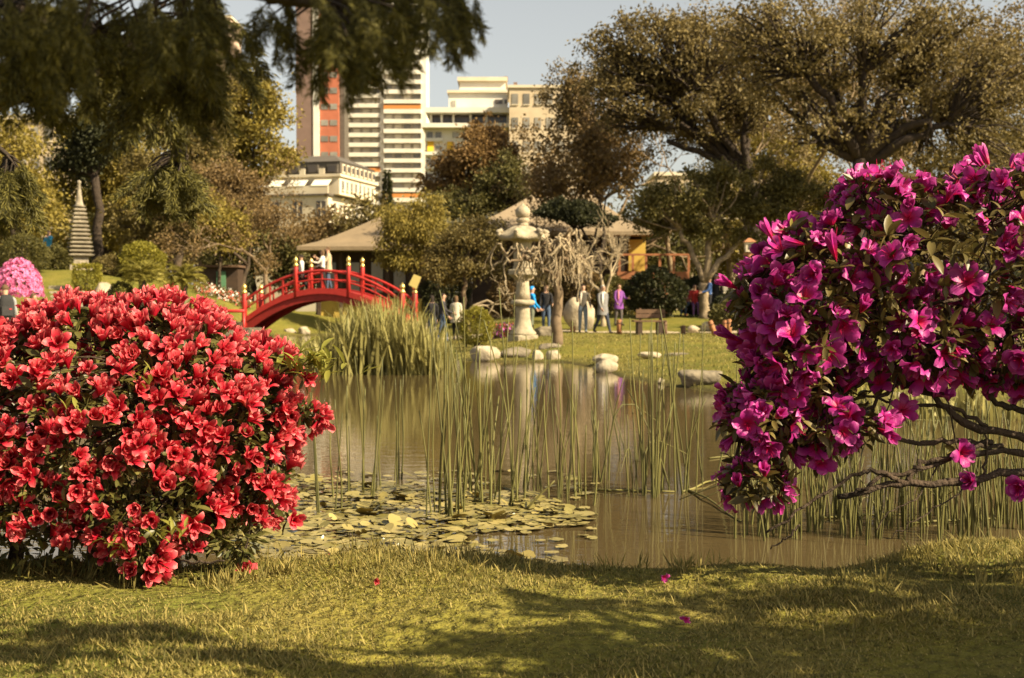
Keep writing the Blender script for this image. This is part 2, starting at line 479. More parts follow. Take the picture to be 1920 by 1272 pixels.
# ------------------------------------------------------------------ near grass
def near_grass():
    n = 150000
    y = 1.9 + rng.random(n) ** .8 * 3.3
    x = (rng.random(n) * 2 - 1) * (y * .44 + .15)
    sd = sdist(x, y)
    keep = sd > .16
    x, y = x[keep], y[keep]
    n = len(x)
    z = hgt(x, y)
    tall = .008 + .012 * rng.random(n) + .03 * (rng.random(n) > .985)
    patch = .6 + .5 * (np.sin(x * 3.1 + y * 1.3) * np.sin(y * 4.1 - x) + .3)
    edge = 1 + .9 * np.exp(-((sdist(x, y) - .2) / .25) ** 2)
    tall = tall * np.clip(patch, .45, 1.3) * edge
    base = np.stack([x, y, z - .004], -1)
    a = rng.random(n) * 6.28
    lean = rng.random(n) * 1.8
    tip = base + np.stack([np.cos(a) * lean * tall, np.sin(a) * lean * tall, tall], -1)
    mid = base + (tip - base) * .5 + np.array([0, 0, 1]) * tall[:, None] * .08
    wv = np.stack([-np.sin(a), np.cos(a), np.zeros(n)], -1) * .0021
    v = np.stack([base - wv, base + wv, mid + wv * .8, mid - wv * .8, tip], 1).reshape(-1, 3)
    k = np.arange(n)[:, None] * 5
    b = MB()
    b.add(v, k + np.array([[0, 1, 2, 3]]))
    b.loops.append((k + np.array([[3, 2, 4]])).ravel()); b.tot.append(np.full(n, 3)); b.m.append(np.zeros(n))
    tx = []
    for cx, cy, rx, ry, k in ((-.9, 4.12, .5, .12, 26), (-.3, 4.3, .35, .12, 16), (1.5, 4.2, .3, .35, 34), (1.75, 3.7, .25, .3, 16), (.4, 4.2, .5, .05, 12), (-1.5, 4.1, .25, .1, 8), (-.55, 4.45, .3, .08, 12)):
        for _ in range(k):
            q = np.array([cx + rng.normal() * rx * .6, cy + rng.normal() * ry * .6])
            if sdist(np.array([q[0]]), np.array([q[1]]))[0] > .12:
                tx += [tuple(q + rng.normal(size=2) * .018) for _ in range(14)]
    tx = np.array(tx); nt_ = len(tx)
    c_ = np.concatenate([tx, hgt(tx[:, 0], tx[:, 1])[:, None] - .005], 1)
    b.leaves(c_, rng.normal(size=(nt_, 3)) * .45 + [0, 0, 1], .035 + .05 * rng.random(nt_), .0026)
    o = b.build('grass', m_grass)
    tag(o, 'short sunlit grass on the bank between the azaleas', 'grass', kind='stuff')
near_grass()

def far_grass():
    n = 26000
    y = 17 + rng.random(n) * 27
    x = -2.5 + rng.random(n) * 14
    k = (sdist(x, y) > .05) & (x < y * .42)
    x, y = x[k], y[k]; n = len(x)
    z = hgt(x, y)
    c = np.stack([x, y, z - .01], -1)
    d = rng.normal(size=(n, 3)) * .45 + np.array([0, 0, 1])
    o = MB().leaves(c, d, .04 + .05 * rng.random(n), .006 + .006 * rng.random(n)).build('grass', m_grass)
    tag(o, 'mown grass of the lawn across the pond', 'grass', kind='stuff')
far_grass()

# ------------------------------------------------------------------ rocks
def rock_obj(name, c, size, m, seed, label, group=None, rz=0.0, box=.08, n=32, parent=None):
    """a weathered boulder; c is the middle of its foot"""
    r = np.random.default_rng(seed)
    th = np.linspace(0, math.pi, n // 2 + 1); ph = np.arange(n) / n * 2 * math.pi
    T, P = np.meshgrid(th, ph, indexing='ij')
    d = np.stack([np.sin(T) * np.cos(P), np.sin(T) * np.sin(P), np.cos(T)], -1)
    sup = np.sign(d) * np.abs(d) ** (1 - box)
    rad = np.ones(T.shape)
    for k in range(22):
        ax = r.normal(size=3); ax /= np.linalg.norm(ax)
        cut = .62 + .36 * r.random()
        h = (d * ax).sum(-1)
        rad = np.where(h * rad > cut, cut / np.maximum(h, .05) * .88 + rad * .12, rad)
    for k in range(5):
        fr = r.normal(size=3) * (2 + k * 1.3)
        rad = rad + .035 / (1 + k * .4) * np.sin((d * fr).sum(-1) + r.random() * 6)
    v = sup * rad[..., None] * np.array(size) / 2
    v[..., 2] = np.maximum(v[..., 2], -size[2] * .42)
    a, b = math.cos(rz), math.sin(rz)
    v = v @ np.array([[a, b, 0], [-b, a, 0], [0, 0, 1]])
    v = v + np.array(c) + np.array([0, 0, size[2] * .36])
    m_ = n // 2
    i = np.arange(m_)[:, None] * n; j = np.arange(n)[None, :]; j2 = (j + 1) % n
    f = np.stack([i + j, i + n + j, i + n + j2, i + j2], -1).reshape(-1, 4)
    o = MB().add(v.reshape(-1, 3), f).build(name, m, parent, origin=c if parent is None else None)
    if parent is None:
        o.location = tuple(c)
        tag(o, label, 'rock', group)
    return o

def rock_px(x0, x1, y0, y1, d, m, seed, label, depth=1.0, group=None, rz=0.0, box=.08, name='rock'):
    w = S(x1 - x0, d); h = S(y1 - y0, d)
    p = W((x0 + x1) / 2, y1, d)
    g = gz(p[0], p[1])
    p[2] = min(p[2], max(g, -.05))
    return rock_obj(name, p, (w, w * depth, h * 1.15), m, seed, label, group, rz, box)

rock_px(880, 938, 645, 682, 30.2, m_rock_w, 1, 'pale rounded boulder at the tip of the lantern lawn', .8)
rock_px(935, 1003, 650, 676, 30.6, m_rock_g, 2, 'low grey flat rock edging the water before the lantern', .6)
rock_px(995, 1022, 655, 680, 30, m_rock_w, 3, 'small pale stone between the flat rock and the weeping tree', .8)
rock_px(1020, 1052, 652, 680, 30, m_rock_w, 4, 'squat pale stone under the weeping tree at the waterline', .8)
rock_px(1003, 1060, 643, 662, 32.5, m_rock_g, 5, 'flat sandy slab set behind the stones under the weeping tree', .5)
rock_px(1108, 1160, 655, 677, 27.5, m_rock_w, 6, 'tan rounded stone lying behind the white wedge rock', .8)
rock_px(1108, 1165, 673, 706, 25.2, m_rock_w, 7, 'bright white wedge shaped rock at the lawn corner', .7, rz=.3)
rock_px(1268, 1358, 690, 726, 20.7, m_rock_g, 8, 'long dark faced grey boulder at the right water edge', .6, box=.25)
rock_px(1195, 1240, 659, 672, 28.5, m_rock_w, 9, 'low pale stone sunk in the middle of the lawn', .6)
rock_px(1246, 1300, 661, 671, 28.7, m_rock_g, 10, 'thin brownish stone sunk in the lawn beside the pale one', .5)
rock_px(1232, 1246, 708, 722, 21.6, m_rock_w, 11, 'fist sized white stone left of the long grey boulder', .9)
rock_px(1288, 1312, 604, 618, 43.5, m_rock_w, 12, 'round cream stone by the path near the seated visitors', .8)
rock_px(1312, 1345, 602, 622, 44, m_rock_w, 13, 'angular cream stone next to the round path stone', .8)
rock_px(1055, 1120, 542, 606, 45.2, m_rock_w, 14, 'tall bright white standing rock behind the two walkers', .6, box=.05)
rock_px(1000, 1048, 602, 622, 41.5, m_rock_g, 15, 'low block of tan stone beside the lantern foot', .6, box=.3)
rock_px(530, 560, 614, 632, 55.5, m_rock_w, 16, 'white stone on the far channel bank under the bridge', .8)
rock_px(556, 584, 612, 632, 55.2, m_rock_w, 17, 'larger white stone beside it under the bridge arch', .8)
rock_px(398, 430, 560, 580, 52, m_rock_w, 18, 'white garden stone left of the bridge foot', .8)
rock_px(172, 214, 507, 546, 50, m_rock_w, 19, 'big cream boulder beside the yellow hedge on the mound', .8, box=.05)
rock_px(1655, 1705, 735, 757, 17.6, m_rock_w, 20, 'pale stone at the water edge behind the magenta azalea', .7)
rock_px(1420, 1450, 722, 742, 19, m_rock_g, 21, 'small grey stone at the water edge by the magenta azalea', .7)
rock_px(790, 806, 606, 618, 46, m_rock_w, 22, 'little white stone at the right foot of the bridge', .8)
rock_px(640, 664, 535, 546, 58, m_rock_w, 23, 'white stone beyond the bridge deck', .8)

# ------------------------------------------------------------------ foliage builders
def bez(a, b, lift=.2, n=8, wig=.03, r=None):
    r = r or rng
    a = np.asarray(a, float); b = np.asarray(b, float)
    L = np.linalg.norm(b - a)
    t = np.linspace(0, 1, n)[:, None]
    mid = (a + b) / 2 + np.array([0, 0, lift * L]) + r.normal(size=3) * wig * L
    p = (1 - t) ** 2 * a + 2 * t * (1 - t) * mid + t ** 2 * b
    p[1:-1] += r.normal(size=(n - 2, 3)) * wig * L * .35
    return p

def tree(name, label, d, base_px, crown, lm, bark=None, nleaf=9000, lsize=.16, trunk_r=.18, fork_py=None, fork_px=None, group=None, limbs=5,
         base_py=None, seed=0, droop=.25, cl=.30, flat=1.0, extra=None, lean=0.0, depth=.85, ncl=40, lw=.32, cat='tree'):
    r = np.random.default_rng(seed + 100)
    bark = bark or m_bark
    nleaf = int(nleaf * 1.5)
    base = gp(base_px, d) if base_py is None else W(base_px, base_py, d)
    base[2] -= .08
    root = thing(name, label, cat, base, group)
    ells = [(W(cx, cy, d + S(dz, d)), S(rx, d), S(rx, d) * depth, S(ry, d)) for cx, cy, rx, ry, dz in [(c + (0,))[:5] if len(c) == 4 else c for c in crown]]
    allc = W(np.mean([c[0] for c in crown]), np.mean([c[1] for c in crown]), d)
    fpx = fork_px if fork_px is not None else base_px + (np.mean([c[0] for c in crown]) - base_px) * .3
    fpy = fork_py if fork_py is not None else max(c[1] + c[3] * .6 for c in crown)
    fork = W(fpx, fpy, d)
    tb = MB()
    tp = bez(base, fork, 0, 8, .04, r)
    tb.tube(tp, np.linspace(trunk_r, trunk_r * .7, 8) * (1 + .35 * np.exp(-np.arange(8) * 1.6)), 8)
    lb = MB()
    vol = np.array([a * b * c for _, a, b, c in ells]); vol = vol / vol.sum()
    centers = []; radii = []
    for (c, a, b, h), wv in zip(ells, vol):
        k = max(4, int(round(ncl * (wv ** .7) * 1.4)))
        for _ in range(k):
            u = r.normal(size=3); u /= np.linalg.norm(u)
            q = (.45 + .5 * r.random() ** .6)
            centers.append(c + u * q * np.array([a, b, h]))
            radii.append((min(a, h) * .75 + .25 * a) * cl * (.7 + .8 * r.random()))
    centers = np.array(centers); radii = np.array(radii)
    anchors = centers[r.choice(len(centers), min(limbs, len(centers)), replace=False)] * .55 + fork * .45
    for a in anchors:
        p = bez(tp[-1], a, .05, 7, .07, r)
        tb.tube(p, np.linspace(trunk_r * .55, trunk_r * .3, 7), 6)
    for c in centers:
        a = anchors[np.argmin(((anchors - c) ** 2).sum(1))]
        p = bez(a, c, .06, 6, .07, r)
        tb.tube(p, np.linspace(min(.07, trunk_r * .2), min(.018, trunk_r * .06), 6), 4, cap=False)
    tb.build('trunk', bark, root)
    wts = radii ** 2.2; wts /= wts.sum()
    idx = r.choice(len(centers), nleaf, p=wts)
    off = r.normal(size=(nleaf, 3)); nn = np.linalg.norm(off, axis=1)[:, None]
    off = off * (.36 + .26 * r.random((nleaf, 1)))
    pos = centers[idx] + off * radii[idx][:, None] * np.array([1.25, 1.25, flat * .95])
    dr = off * .6 + r.normal(size=(nleaf, 3)) * .6 + np.array([0, 0, -droop])
    lb.leaves(pos, dr, lsize * (.6 + .8 * r.random(nleaf)), lsize * lw * (.6 + .8 * r.random(nleaf)))
    o = lb.build('crown', lm, root, smooth_shade=False)
    if extra: extra(root, r)
    return root

def bare(name, label, base, height, m, seed=0, levels=5, spread=.55, trunk_r=.12, nb=3, up=.25, group=None, lean=(0, 0), len_f=.72, first=.32, cat='tree', buds=None, wig=.12):
    r = np.random.default_rng(seed)
    root = thing(name, label, cat, base, group)
    tb = MB(); twb = MB(); tips = []
    def grow(p, d, L, rad, lev):
        n = 4 if lev > 1 else 3
        pts = [p]
        dd = d.copy()
        for k in range(n):
            dd = dd + r.normal(size=3) * wig + np.array([0, 0, up * .12])
            dd /= np.linalg.norm(dd)
            pts.append(pts[-1] + dd * L / n)
        (tb if lev >= levels - 1 else twb).tube(pts, np.linspace(rad, rad * .62, n + 1), 6 if lev >= levels - 1 else 3, cap=False)
        if lev == 0:
            tips.append(pts[-1]); return
        for k in range(nb + (1 if lev < 3 else 0)):
            q = pts[-1] if k < 2 else pts[r.integers(2, n + 1)]
            nd = dd + r.normal(size=3) * spread + np.array([0, 0, up])
            nd /= np.linalg.norm(nd)
            grow(q, nd, L * len_f * (.75 + .5 * r.random()), rad * .6, lev - 1)
    d0 = np.array([lean[0], lean[1], 1.0]); d0 /= np.linalg.norm(d0)
    grow(np.asarray(base, float) - np.array([0, 0, .05]), d0, height * first, trunk_r, levels)
    tb.build('trunk', m, root)
    twb.build('crown', m, root)
    if buds is not None:
        t = np.array(tips); n = buds[1]
        c = t[r.integers(0, len(t), n)] + r.normal(size=(n, 3)) * buds[2] * 1.5
        MB().leaves(c, r.normal(size=(n, 3)), buds[2], buds[2] * .35).build('leaves', buds[0], root, smooth_shade=False)
    return root

def shrub(name, label, c, size, lm, n, ls, seed, group=None, cat='shrub', stems=5, flat_top=False, cube=False):
    """a dense clipped or loose shrub on the ground"""
    r = np.random.default_rng(seed)
    root = thing(name, label, cat, c, group)
    u = r.normal(size=(n, 3)); u /= np.linalg.norm(u, axis=1)[:, None]
    if cube:
        u = u / np.abs(u).max(1)[:, None]
    u[:, 2] = np.where(u[:, 2] < 0, u[:, 2] * .9, u[:, 2])
    q = 1 - .28 * r.random(n) ** 2
    lump = 1 + .09 * np.sin(u[:, 0] * 5 + seed) * np.sin(u[:, 1] * 6 + 1) + .06 * np.sin(u[:, 2] * 9 + u[:, 0] * 7)
    if cube: lump = 1 + (lump - 1) * .3
    pos = u * (q * lump)[:, None] * np.array(size) / 2 + np.array(c) + np.array([0, 0, size[2] * .5])
    dr = u + r.normal(size=(n, 3)) * .7
    MB().leaves(pos, dr, ls * (.6 + .8 * r.random(n)), ls * .34).build('crown', lm, root, smooth_shade=False)
    sb = MB()
    for k in range(stems):
        e = np.array(c) + np.array([0, 0, size[2] * .55]) + r.normal(size=3) * np.array(size) * .22
        sb.tube(bez(np.array(c) + r.normal(size=3) * np.array([.1, .1, 0]) - np.array([0, 0, .05]), e, .1, 6, .05, r), np.linspace(.03, .012, 6) * max(size), 5)
    sb.build('stem', m_bark_d, root)
    return root

exec_sections = []

# ================================================================== far city
m_white = mat('white_render', (.72, .68, .60), (.62, .57, .48), scale=.2, rough=.85)
m_cream = mat('cream_render', (.66, .57, .43), (.55, .46, .33), scale=.3, rough=.85)
m_glass = mat('window_glass', (.16, .145, .12), (.30, .27, .22), scale=.3, rough=.15, spec=.6, objvar=.5)
m_blind = mat('window_blind', (.50, .46, .38), (.40, .36, .29), scale=.5, rough=.6, objvar=.25)
m_dglass = mat('dark_glazing', (.085, .065, .05), (.05, .04, .034), scale=.3, rough=.2, spec=.6)
m_brick = mat('red_brick', (.42, .135, .075), (.34, .11, .062), scale=.4, rough=.9)
m_plum = mat('plum_concrete', (.20, .13, .105), (.16, .105, .085), scale=.3, rough=.9)
m_slate = mat('slate_roof', (.115, .095, .075), (.085, .072, .058), scale=1, rough=.7)
m_orange = mat('orange_awning', (.50, .20, .055), rough=.8)
m_yawn = mat('yellow_awning', (.75, .45, .04), rough=.8)
m_awn = mat('cream_awning', (.72, .66, .54), rough=.8)

def fbox(b, c0, c1, z0, z1, y0, y1, mt=0):
    b.box(((c0 + c1) / 2, (y0 + y1) / 2, (z0 + z1) / 2), (abs(c1 - c0), abs(y1 - y0), abs(z1 - z0)), mt)

def zpx(py, d): return W(960, py, d)[2]
def xpx(px, d): return W(px, 570, d)[0]

def tower_white():
    d = 400.0
    x0, xm, x1 = xpx(641, d), xpx(718, d), xpx(790, d)
    root = part_of(thing('apartment_tower', 'tall white apartment tower with stacked balcony bands and glass rows', 'building', ((x0 + x1) / 2, d, 0)))
    cx = (x0 + x1) / 2
    top = 112.0
    core = MB()
    fbox(core, x0 - cx, xm - cx, -1, top, 2.2, 16)
    fbox(core, xm - cx + .01, x1 - cx, -1, top, 1.2, 16.02)
    core.build('wall', mat('grey_render', (.34, .30, .25), (.27, .24, .2), scale=.3), root, False)
    side = MB(); fbox(side, x1 - cx, x1 - cx + 1.6, -1, top, .2, 15); fbox(side, xm - cx - .8, xm - cx + .4, -1, top, .8, 3)
    side.build('pier', m_white, root, False)
    fl = 3.05
    bands = {}
    wins = {}
    for k in range(36):
        z = 1.5 + k * fl
        for s, (a, b, yy) in enumerate(((x0 - cx, xm - cx - .8, 0.3), (xm - cx + .4, x1 - cx, -.6))):
            zz = z + (1.1 if s else 0)
            key = s
            if key not in bands:
                bm = MB(); fbox(bm, 0, b - a, 0, 1.25, 0, 1.5)
                bands[key] = bm.build('balcony', m_white, root, False, link=False).data
                bo = MB(); fbox(bo, 0, b - a, 0, 1.3, 0, 1.5)
                bands[key + 10] = bo.build('balcony', m_orange, root, False, link=False).data
            orange = (k + 3 * s) % 9 == 4
            inst('balcony', bands[key], root, (a, yy, zz))
            if orange:
                o = inst('awning', bands[key + 10], root, (a, yy + .3, zz + 1.35))
            nwin = 4
            wv = (b - a) / nwin
            if (key, 'w') not in wins:
                for nm, mm in (('g', m_glass), ('b', m_blind)):
                    wm = MB(); fbox(wm, .15 * wv, .85 * wv, 0, 1.55, 0, .12)
                    wins[(key, nm)] = wm.build('window', mm, root, False, link=False).data
                wins[(key, 'w')] = 1
            for q in range(nwin):
                inst('window', wins[(key, 'b' if random.random() < .55 else 'g')], root, (a + q * wv, (1.2 if s else 2.2) - .16, zz + 1.3))
tower_white()

def tower_brick():
    d = 385.0
    x0, xa, xb, x1 = xpx(557, d), xpx(589, d), xpx(600, d), xpx(636, d)
    cx = (x0 + x1) / 2
    root = part_of(thing('apartment_tower', 'tall plum and red brick tower with a white corner strip', 'building', (cx, d, 0)))
    top = 118.0
    b = MB(); fbox(b, x0 - cx, xa - cx, -1, top, 0, 12); b.build('side_wall', m_plum, root, False)
    b = MB(); fbox(b, xa - cx, xb - cx, -1, top, -.3, 11); b.build('corner_strip', m_white, root, False)
    b = MB(); fbox(b, xb - cx, x1 - cx, -1, top, .6, 11.5); b.build('wall', m_brick, root, False)
    b = MB(); fbox(b, x1 - cx, x1 - cx + 1.5, -1, top, 2, 12); b.build('dark_gap_strip', m_slate, root, False)  # dark strip painted in for the dark gap beside the tower
    w = MB(); fbox(w, 0, 2.2, 0, 1.7, 0, .2); wm = w.build('window', m_glass, root, False, link=False).data
    for k in range(24):
        for q in range(2):
            inst('window', wm, root, (xb - cx + .4 + q * 2.7, .45, 2 + k * 4.8))
tower_brick()

def mansard():
    d = 168.0
    cor = W(637, 570, d)
    rz = -math.atan2(3.3, 13.0)
    root = part_of(thing('apartment_building', 'cream mansard roofed apartment house with rows of tall windows', 'building', (cor[0], d, 0), rz=rz))
    H = lambda py: zpx(py, d)
    zg, zb, zc, zr = H(425), H(368), H(331), H(302)
    # local: x to the left is negative, y into depth
    b = MB(); fbox(b, -12, 1.1 - 2.2, -1, zb, -1.2, 14.5); b.build('wall', m_cream, root, False)
    b = MB(); fbox(b, -11, 0, zb + .25, zc, 0, 13.6); b.build('wall', m_cream, root, False)
    b = MB(); fbox(b, -12.3, -.8, zb, zb + .24, -1.6, 14.8); b.build('ledge', m_slate, root, False)
    b = MB(); fbox(b, -12.2, -1.0, zb + .25, zb + 1.3, -1.45, -1.25); b.build('balustrade', m_cream, root, False)
    b = MB(); fbox(b, -11.3, .3, zc, zc + .35, -.3, 13.9); b.build('cornice', m_cream, root, False)
    b = MB()
    fbox(b, -11, 0, zc + .35, zr, .35, 13.3)
    b.build('mansard', m_slate, root, False)
    hip = MB()
    zt = H(283)
    hip.add([(-11.2, .2, zr), (.1, .2, zr), (.1, 13.4, zr), (-11.2, 13.4, zr), (-8.5, 5, zt), (-2.6, 5, zt), (-2.6, 9, zt), (-8.5, 9, zt)],
            [[0, 1, 5, 4], [1, 2, 6, 5], [2, 3, 7, 6], [3, 0, 4, 7], [4, 5, 6, 7], [3, 2, 1, 0]])
    roof = hip.build('roof', m_slate, root, False)
    b = MB(); fbox(b, -8.6, -7.4, zr + .3, zt + .8, 1.9, 3.0); b.build('chimney', m_cream, root, False)
    for k in range(4):
        x = -10 + k * 2.75
        b = MB(); fbox(b, x, x + 1.5, zc + .5, zr - .4, -.02, .5); dm = b.build('dormer', m_slate, root, False)
        b = MB(); fbox(b, x + .2, x + 1.3, zc + .6, zr - .55, -.12, -.06); b.build('window', m_dglass, dm, False)
        b = MB(); fbox(b, x - 1.0, x - .25, zc + .36, zc + 1.1, -.22, -.06); b.build('parapet', m_cream, root, False)
    for k in range(8):
        y = .9 + k * 1.58
        b = MB(); fbox(b, -.3, .12, zc + .5, zr - .3, y, y + .95); dm = b.build('dormer', m_cream, root, False)
        b = MB(); fbox(b, .14, .2, zc + .75, zr - .5, y + .2, y + .75); b.build('window', m_dglass, dm, False)
        for zz0, zz1, xx in ((zb + .9, zc - .5, 0.0), (zb - 3.1, zb - .8, -1.1), (zb - 6.2, zb - 4.2, -1.1)):
            b = MB(); fbox(b, xx + .02, xx + .09, zz0, zz1, y, y + .62); b.build('window', m_glass, root, False)
            b = MB(); fbox(b, xx + .02, xx + .22, zz0 - .2, zz0, y - .1, y + .72); b.build('sill', m_cream, root, False)
    for k in range(3):
        x = -9.6 + k * 3.3
        b = MB(); fbox(b, x, x + 1.5, zb + .4, zc - .6, -.09, -.02); b.build('window', m_dglass, root, False)
        b = MB()
        b.add([(x - .4, -.05, zc - .3), (x + 2, -.05, zc - .3), (x + 2, -1.5, zc - 1.25), (x - .4, -1.5, zc - 1.25),
               (x - .4, -.05, zc - .36), (x + 2, -.05, zc - .36), (x + 2, -1.5, zc - 1.31), (x - .4, -1.5, zc - 1.31)],
              [[0, 1, 2, 3], [7, 6, 5, 4], [0, 3, 7, 4], [1, 5, 6, 2], [3, 2, 6, 7]])
        b.build('awning', m_awn, root, False)
        b = MB(); fbox(b, x + .3, x + 1.6, zb - 3.2, zb - .7, -1.28, -1.21); wv = b.build('window', m_dglass, root, False)
        b = MB(); fbox(b, x + .9, x + 1.0, zb - 3.2, zb - .7, -1.33, -1.285); b.build('mullion', m_cream, wv, False)
    b = MB(); fbox(b, -12.05, -1.02, zb - 4.0, zb - 3.7, -1.32, -1.205); b.build('string_course', m_cream, root, False)
mansard()

def terrace_block():
    d = 300.0
    cx = xpx(880, d)
    X_ = lambda px: xpx(px, d) - cx
    Zf = lambda py: zpx(py, d)
    root = part_of(thing('apartment_building', 'modern white terraced apartment block with penthouse and yellow awnings', 'building', (cx, d, 0)))
    def bb(name, a, b_, y0, y1, f0, f1, m):
        q = MB(); fbox(q, X_(a), X_(b_), Zf(y1), Zf(y0), f0, f1); return q.build(name, m, root, False)
    bb('wall', 797, 965, 240, 600, 2, 18, m_white)
    bb('terrace_slab', 792, 985, 232, 240, -1, 18.4, m_white)
    bb('glazing', 806, 956, 213, 231.5, 3, 17, m_dglass)
    for px in (806, 826, 848, 880, 910, 950):
        bb('column', px, px + 4, 213, 231.8, 1.2, 2.2, m_white)
    bb('terrace_slab', 799, 975, 203, 212.5, -1.2, 18.5, m_white)
    bb('penthouse_wall', 841, 952, 172, 202.5, 2.5, 16, m_white)
    bb('roof_edge', 838, 956, 167, 171.5, 1.8, 16.6, m_cream)
    bb('penthouse_wall', 861, 948, 148, 166.5, 4, 15, m_white)
    bb('roof_edge', 857, 951, 140, 147.5, 3.2, 15.5, m_cream)
    bb('chimney', 944, 952, 132, 139.8, 8, 10, m_plum)
    bb('chimney', 963, 970, 142, 202, 9, 11, m_plum)
    bb('window', 847, 854, 186, 200, 2.3, 2.45, m_glass)
    bb('window', 928, 942, 184, 192, 2.3, 2.45, m_dglass)
    bb('window', 946, 951, 184, 192, 2.3, 2.45, m_dglass)
    for row in range(5):
        y = 246 + row * 26
        bb('balcony', 797, 830, y + 12, y + 18, .8, 1.98, m_white)
        for px in (800, 816, 848, 868, 900, 925):
            bb('window', px, px + 11, y, y + 11, 1.8, 1.95, m_glass)
    for px in (801, 838):
        q = MB()
        a, b_ = X_(px), X_(px + 12)
        q.add([(a, 1.7, Zf(264)), (b_, 1.7, Zf(264)), (b_, 1.0, Zf(283)), (a, 1.0, Zf(283)), (a, 1.78, Zf(264)), (b_, 1.78, Zf(264)), (b_, 1.08, Zf(283)), (a, 1.08, Zf(283))],
              [[0, 3, 2, 1], [4, 5, 6, 7], [0, 4, 7, 3], [1, 2, 6, 5], [3, 7, 6, 2]])
        q.build('awning', m_yawn, root, False)
terrace_block()

def plain_block(px0, px1, py, d, m, label, rows, cols, wm):
    x0, x1 = xpx(px0, d), xpx(px1, d); cx = (x0 + x1) / 2
    root = part_of(thing('apartment_building', label, 'building', (cx, d, 0)))
    top = zpx(py, d)
    q = MB(); fbox(q, x0 - cx, x1 - cx, -1, top, 0, 14); q.build('wall', m, root, False)
    q = MB(); fbox(q, x0 - cx - .4, x1 - cx + .4, top, top + .6, -.4, 14.4); q.build('roof_edge', m_cream, root, False)
    wv = (x1 - x0) / cols; hv = (top - 2) / rows
    q = MB(); fbox(q, 0, wv * .55, 0, hv * .45, 0, .1); me = q.build('window', wm, root, False, link=False).data
    q = MB(); fbox(q, -.1, wv * .55 + .1, -.18, 0, -.15, .1); ms = q.build('sill', m_cream, root, False, link=False).data
    for r_ in range(rows):
        for c_ in range(cols):
            p = (x0 - cx + (c_ + .22) * wv, -.13, 2 + r_ * hv + hv * .3)
            o = inst('window', me, root, p); inst('sill', ms, o, (0, 0, 0))
plain_block(380, 434, 34, 330, mat('rose_render', (.50, .36, .27), (.42, .3, .22), scale=.3), 'rose coloured apartment block rising behind the hanging cypress', 18, 4, m_glass)
plain_block(-60, 130, 225, 165, mat('tan_render', (.46, .36, .24), (.38, .29, .19), scale=.3), 'tan low apartment house glimpsed behind the pagoda trees', 6, 8, m_glass)
plain_block(955, 1105, 165, 290, mat('sand_render', (.56, .45, .31), (.46, .36, .24), scale=.3), 'sand coloured block behind the bare trees beside the terraced block', 9, 7, m_glass)
plain_block(1230, 1520, 330, 210, MATS['tan_render'], 'long tan building hidden behind the big olive trees', 5, 12, m_glass)

# ================================================================== garden houses
m_tile = mat('brown_roof', (.24, .175, .105), (.19, .14, .085), scale=1.2, rough=.75, bump=.3, bscale=8)
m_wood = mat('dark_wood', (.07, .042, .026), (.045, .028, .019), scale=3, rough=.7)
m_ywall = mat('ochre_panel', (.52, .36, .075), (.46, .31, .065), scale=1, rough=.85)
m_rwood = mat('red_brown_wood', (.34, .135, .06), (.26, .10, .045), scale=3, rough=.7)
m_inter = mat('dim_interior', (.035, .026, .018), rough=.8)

def hip_roof(b, x0, x1, y0, y1, ze, zr, rx0, rx1, th=.18):
    ym = (y0 + y1) / 2
    N_ = 5
    def prof(t): return ze + (zr - ze) * (t ** 1.25)
    rows = []
    for k in range(N_ + 1):
        t = k / N_
        rows.append([(x0 + (rx0 - x0) * t, y0 + (ym - y0) * t, prof(t)), (x1 + (rx1 - x1) * t, y0 + (ym - y0) * t, prof(t)),
                     (x1 + (rx1 - x1) * t, y1 + (ym - y1) * t, prof(t)), (x0 + (rx0 - x0) * t, y1 + (ym - y1) * t, prof(t))])
    v = [p for r_ in rows for p in r_]
    f = []
    for k in range(N_):
        for q in range(4):
            f.append([k * 4 + q, k * 4 + (q + 1) % 4, k * 4 + 4 + (q + 1) % 4, k * 4 + 4 + q])
    b.add(v, f)
    b.add([(x0, y0, ze - th), (x1, y0, ze - th), (x1, y1, ze - th), (x0, y1, ze - th), (x0, y0, ze), (x1, y0, ze), (x1, y1, ze), (x0, y1, ze)],
          [[3, 2, 1, 0], [0, 1, 5, 4], [1, 2, 6, 5], [2, 3, 7, 6], [3, 0, 4, 7]])

def tea_house():
    d = 61.0
    X_ = lambda px: xpx(px, d)
    root = thing('tea_house', 'low pavilion with a broad brown hipped roof behind the red bridge', 'building', (X_(690), d, .3))
    ze, zr = zpx(463, d), zpx(394, d + 4)
    b = MB(); hip_roof(b, X_(560), X_(830), d - .5, d + 9, ze, zr, X_(722), X_(790)); b.build('roof', m_tile, root, False)
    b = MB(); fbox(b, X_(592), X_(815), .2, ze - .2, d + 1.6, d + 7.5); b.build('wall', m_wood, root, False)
    b = MB(); fbox(b, X_(588), X_(818), .2, 1.0 + .6, d + 1.2, d + 1.58); b.build('parapet', m_ywall, root, False)
    for px in (590, 632, 676, 720, 765, 812):
        b = MB(); fbox(b, X_(px), X_(px) + .16, .2, ze - .18, d + .8, d + .96); b.build('post', m_wood, root, False)
    for px in (600, 645, 690, 733):
        b = MB(); fbox(b, X_(px), X_(px + 22), 1.9, ze - .7, d + 1.5, d + 1.58); w_ = b.build('window', m_glass, root, False)
        b = MB(); fbox(b, X_(px + 10), X_(px + 12), 1.9, ze - .7, d + 1.42, d + 1.49); b.build('mullion', m_wood, w_, False)
tea_house()

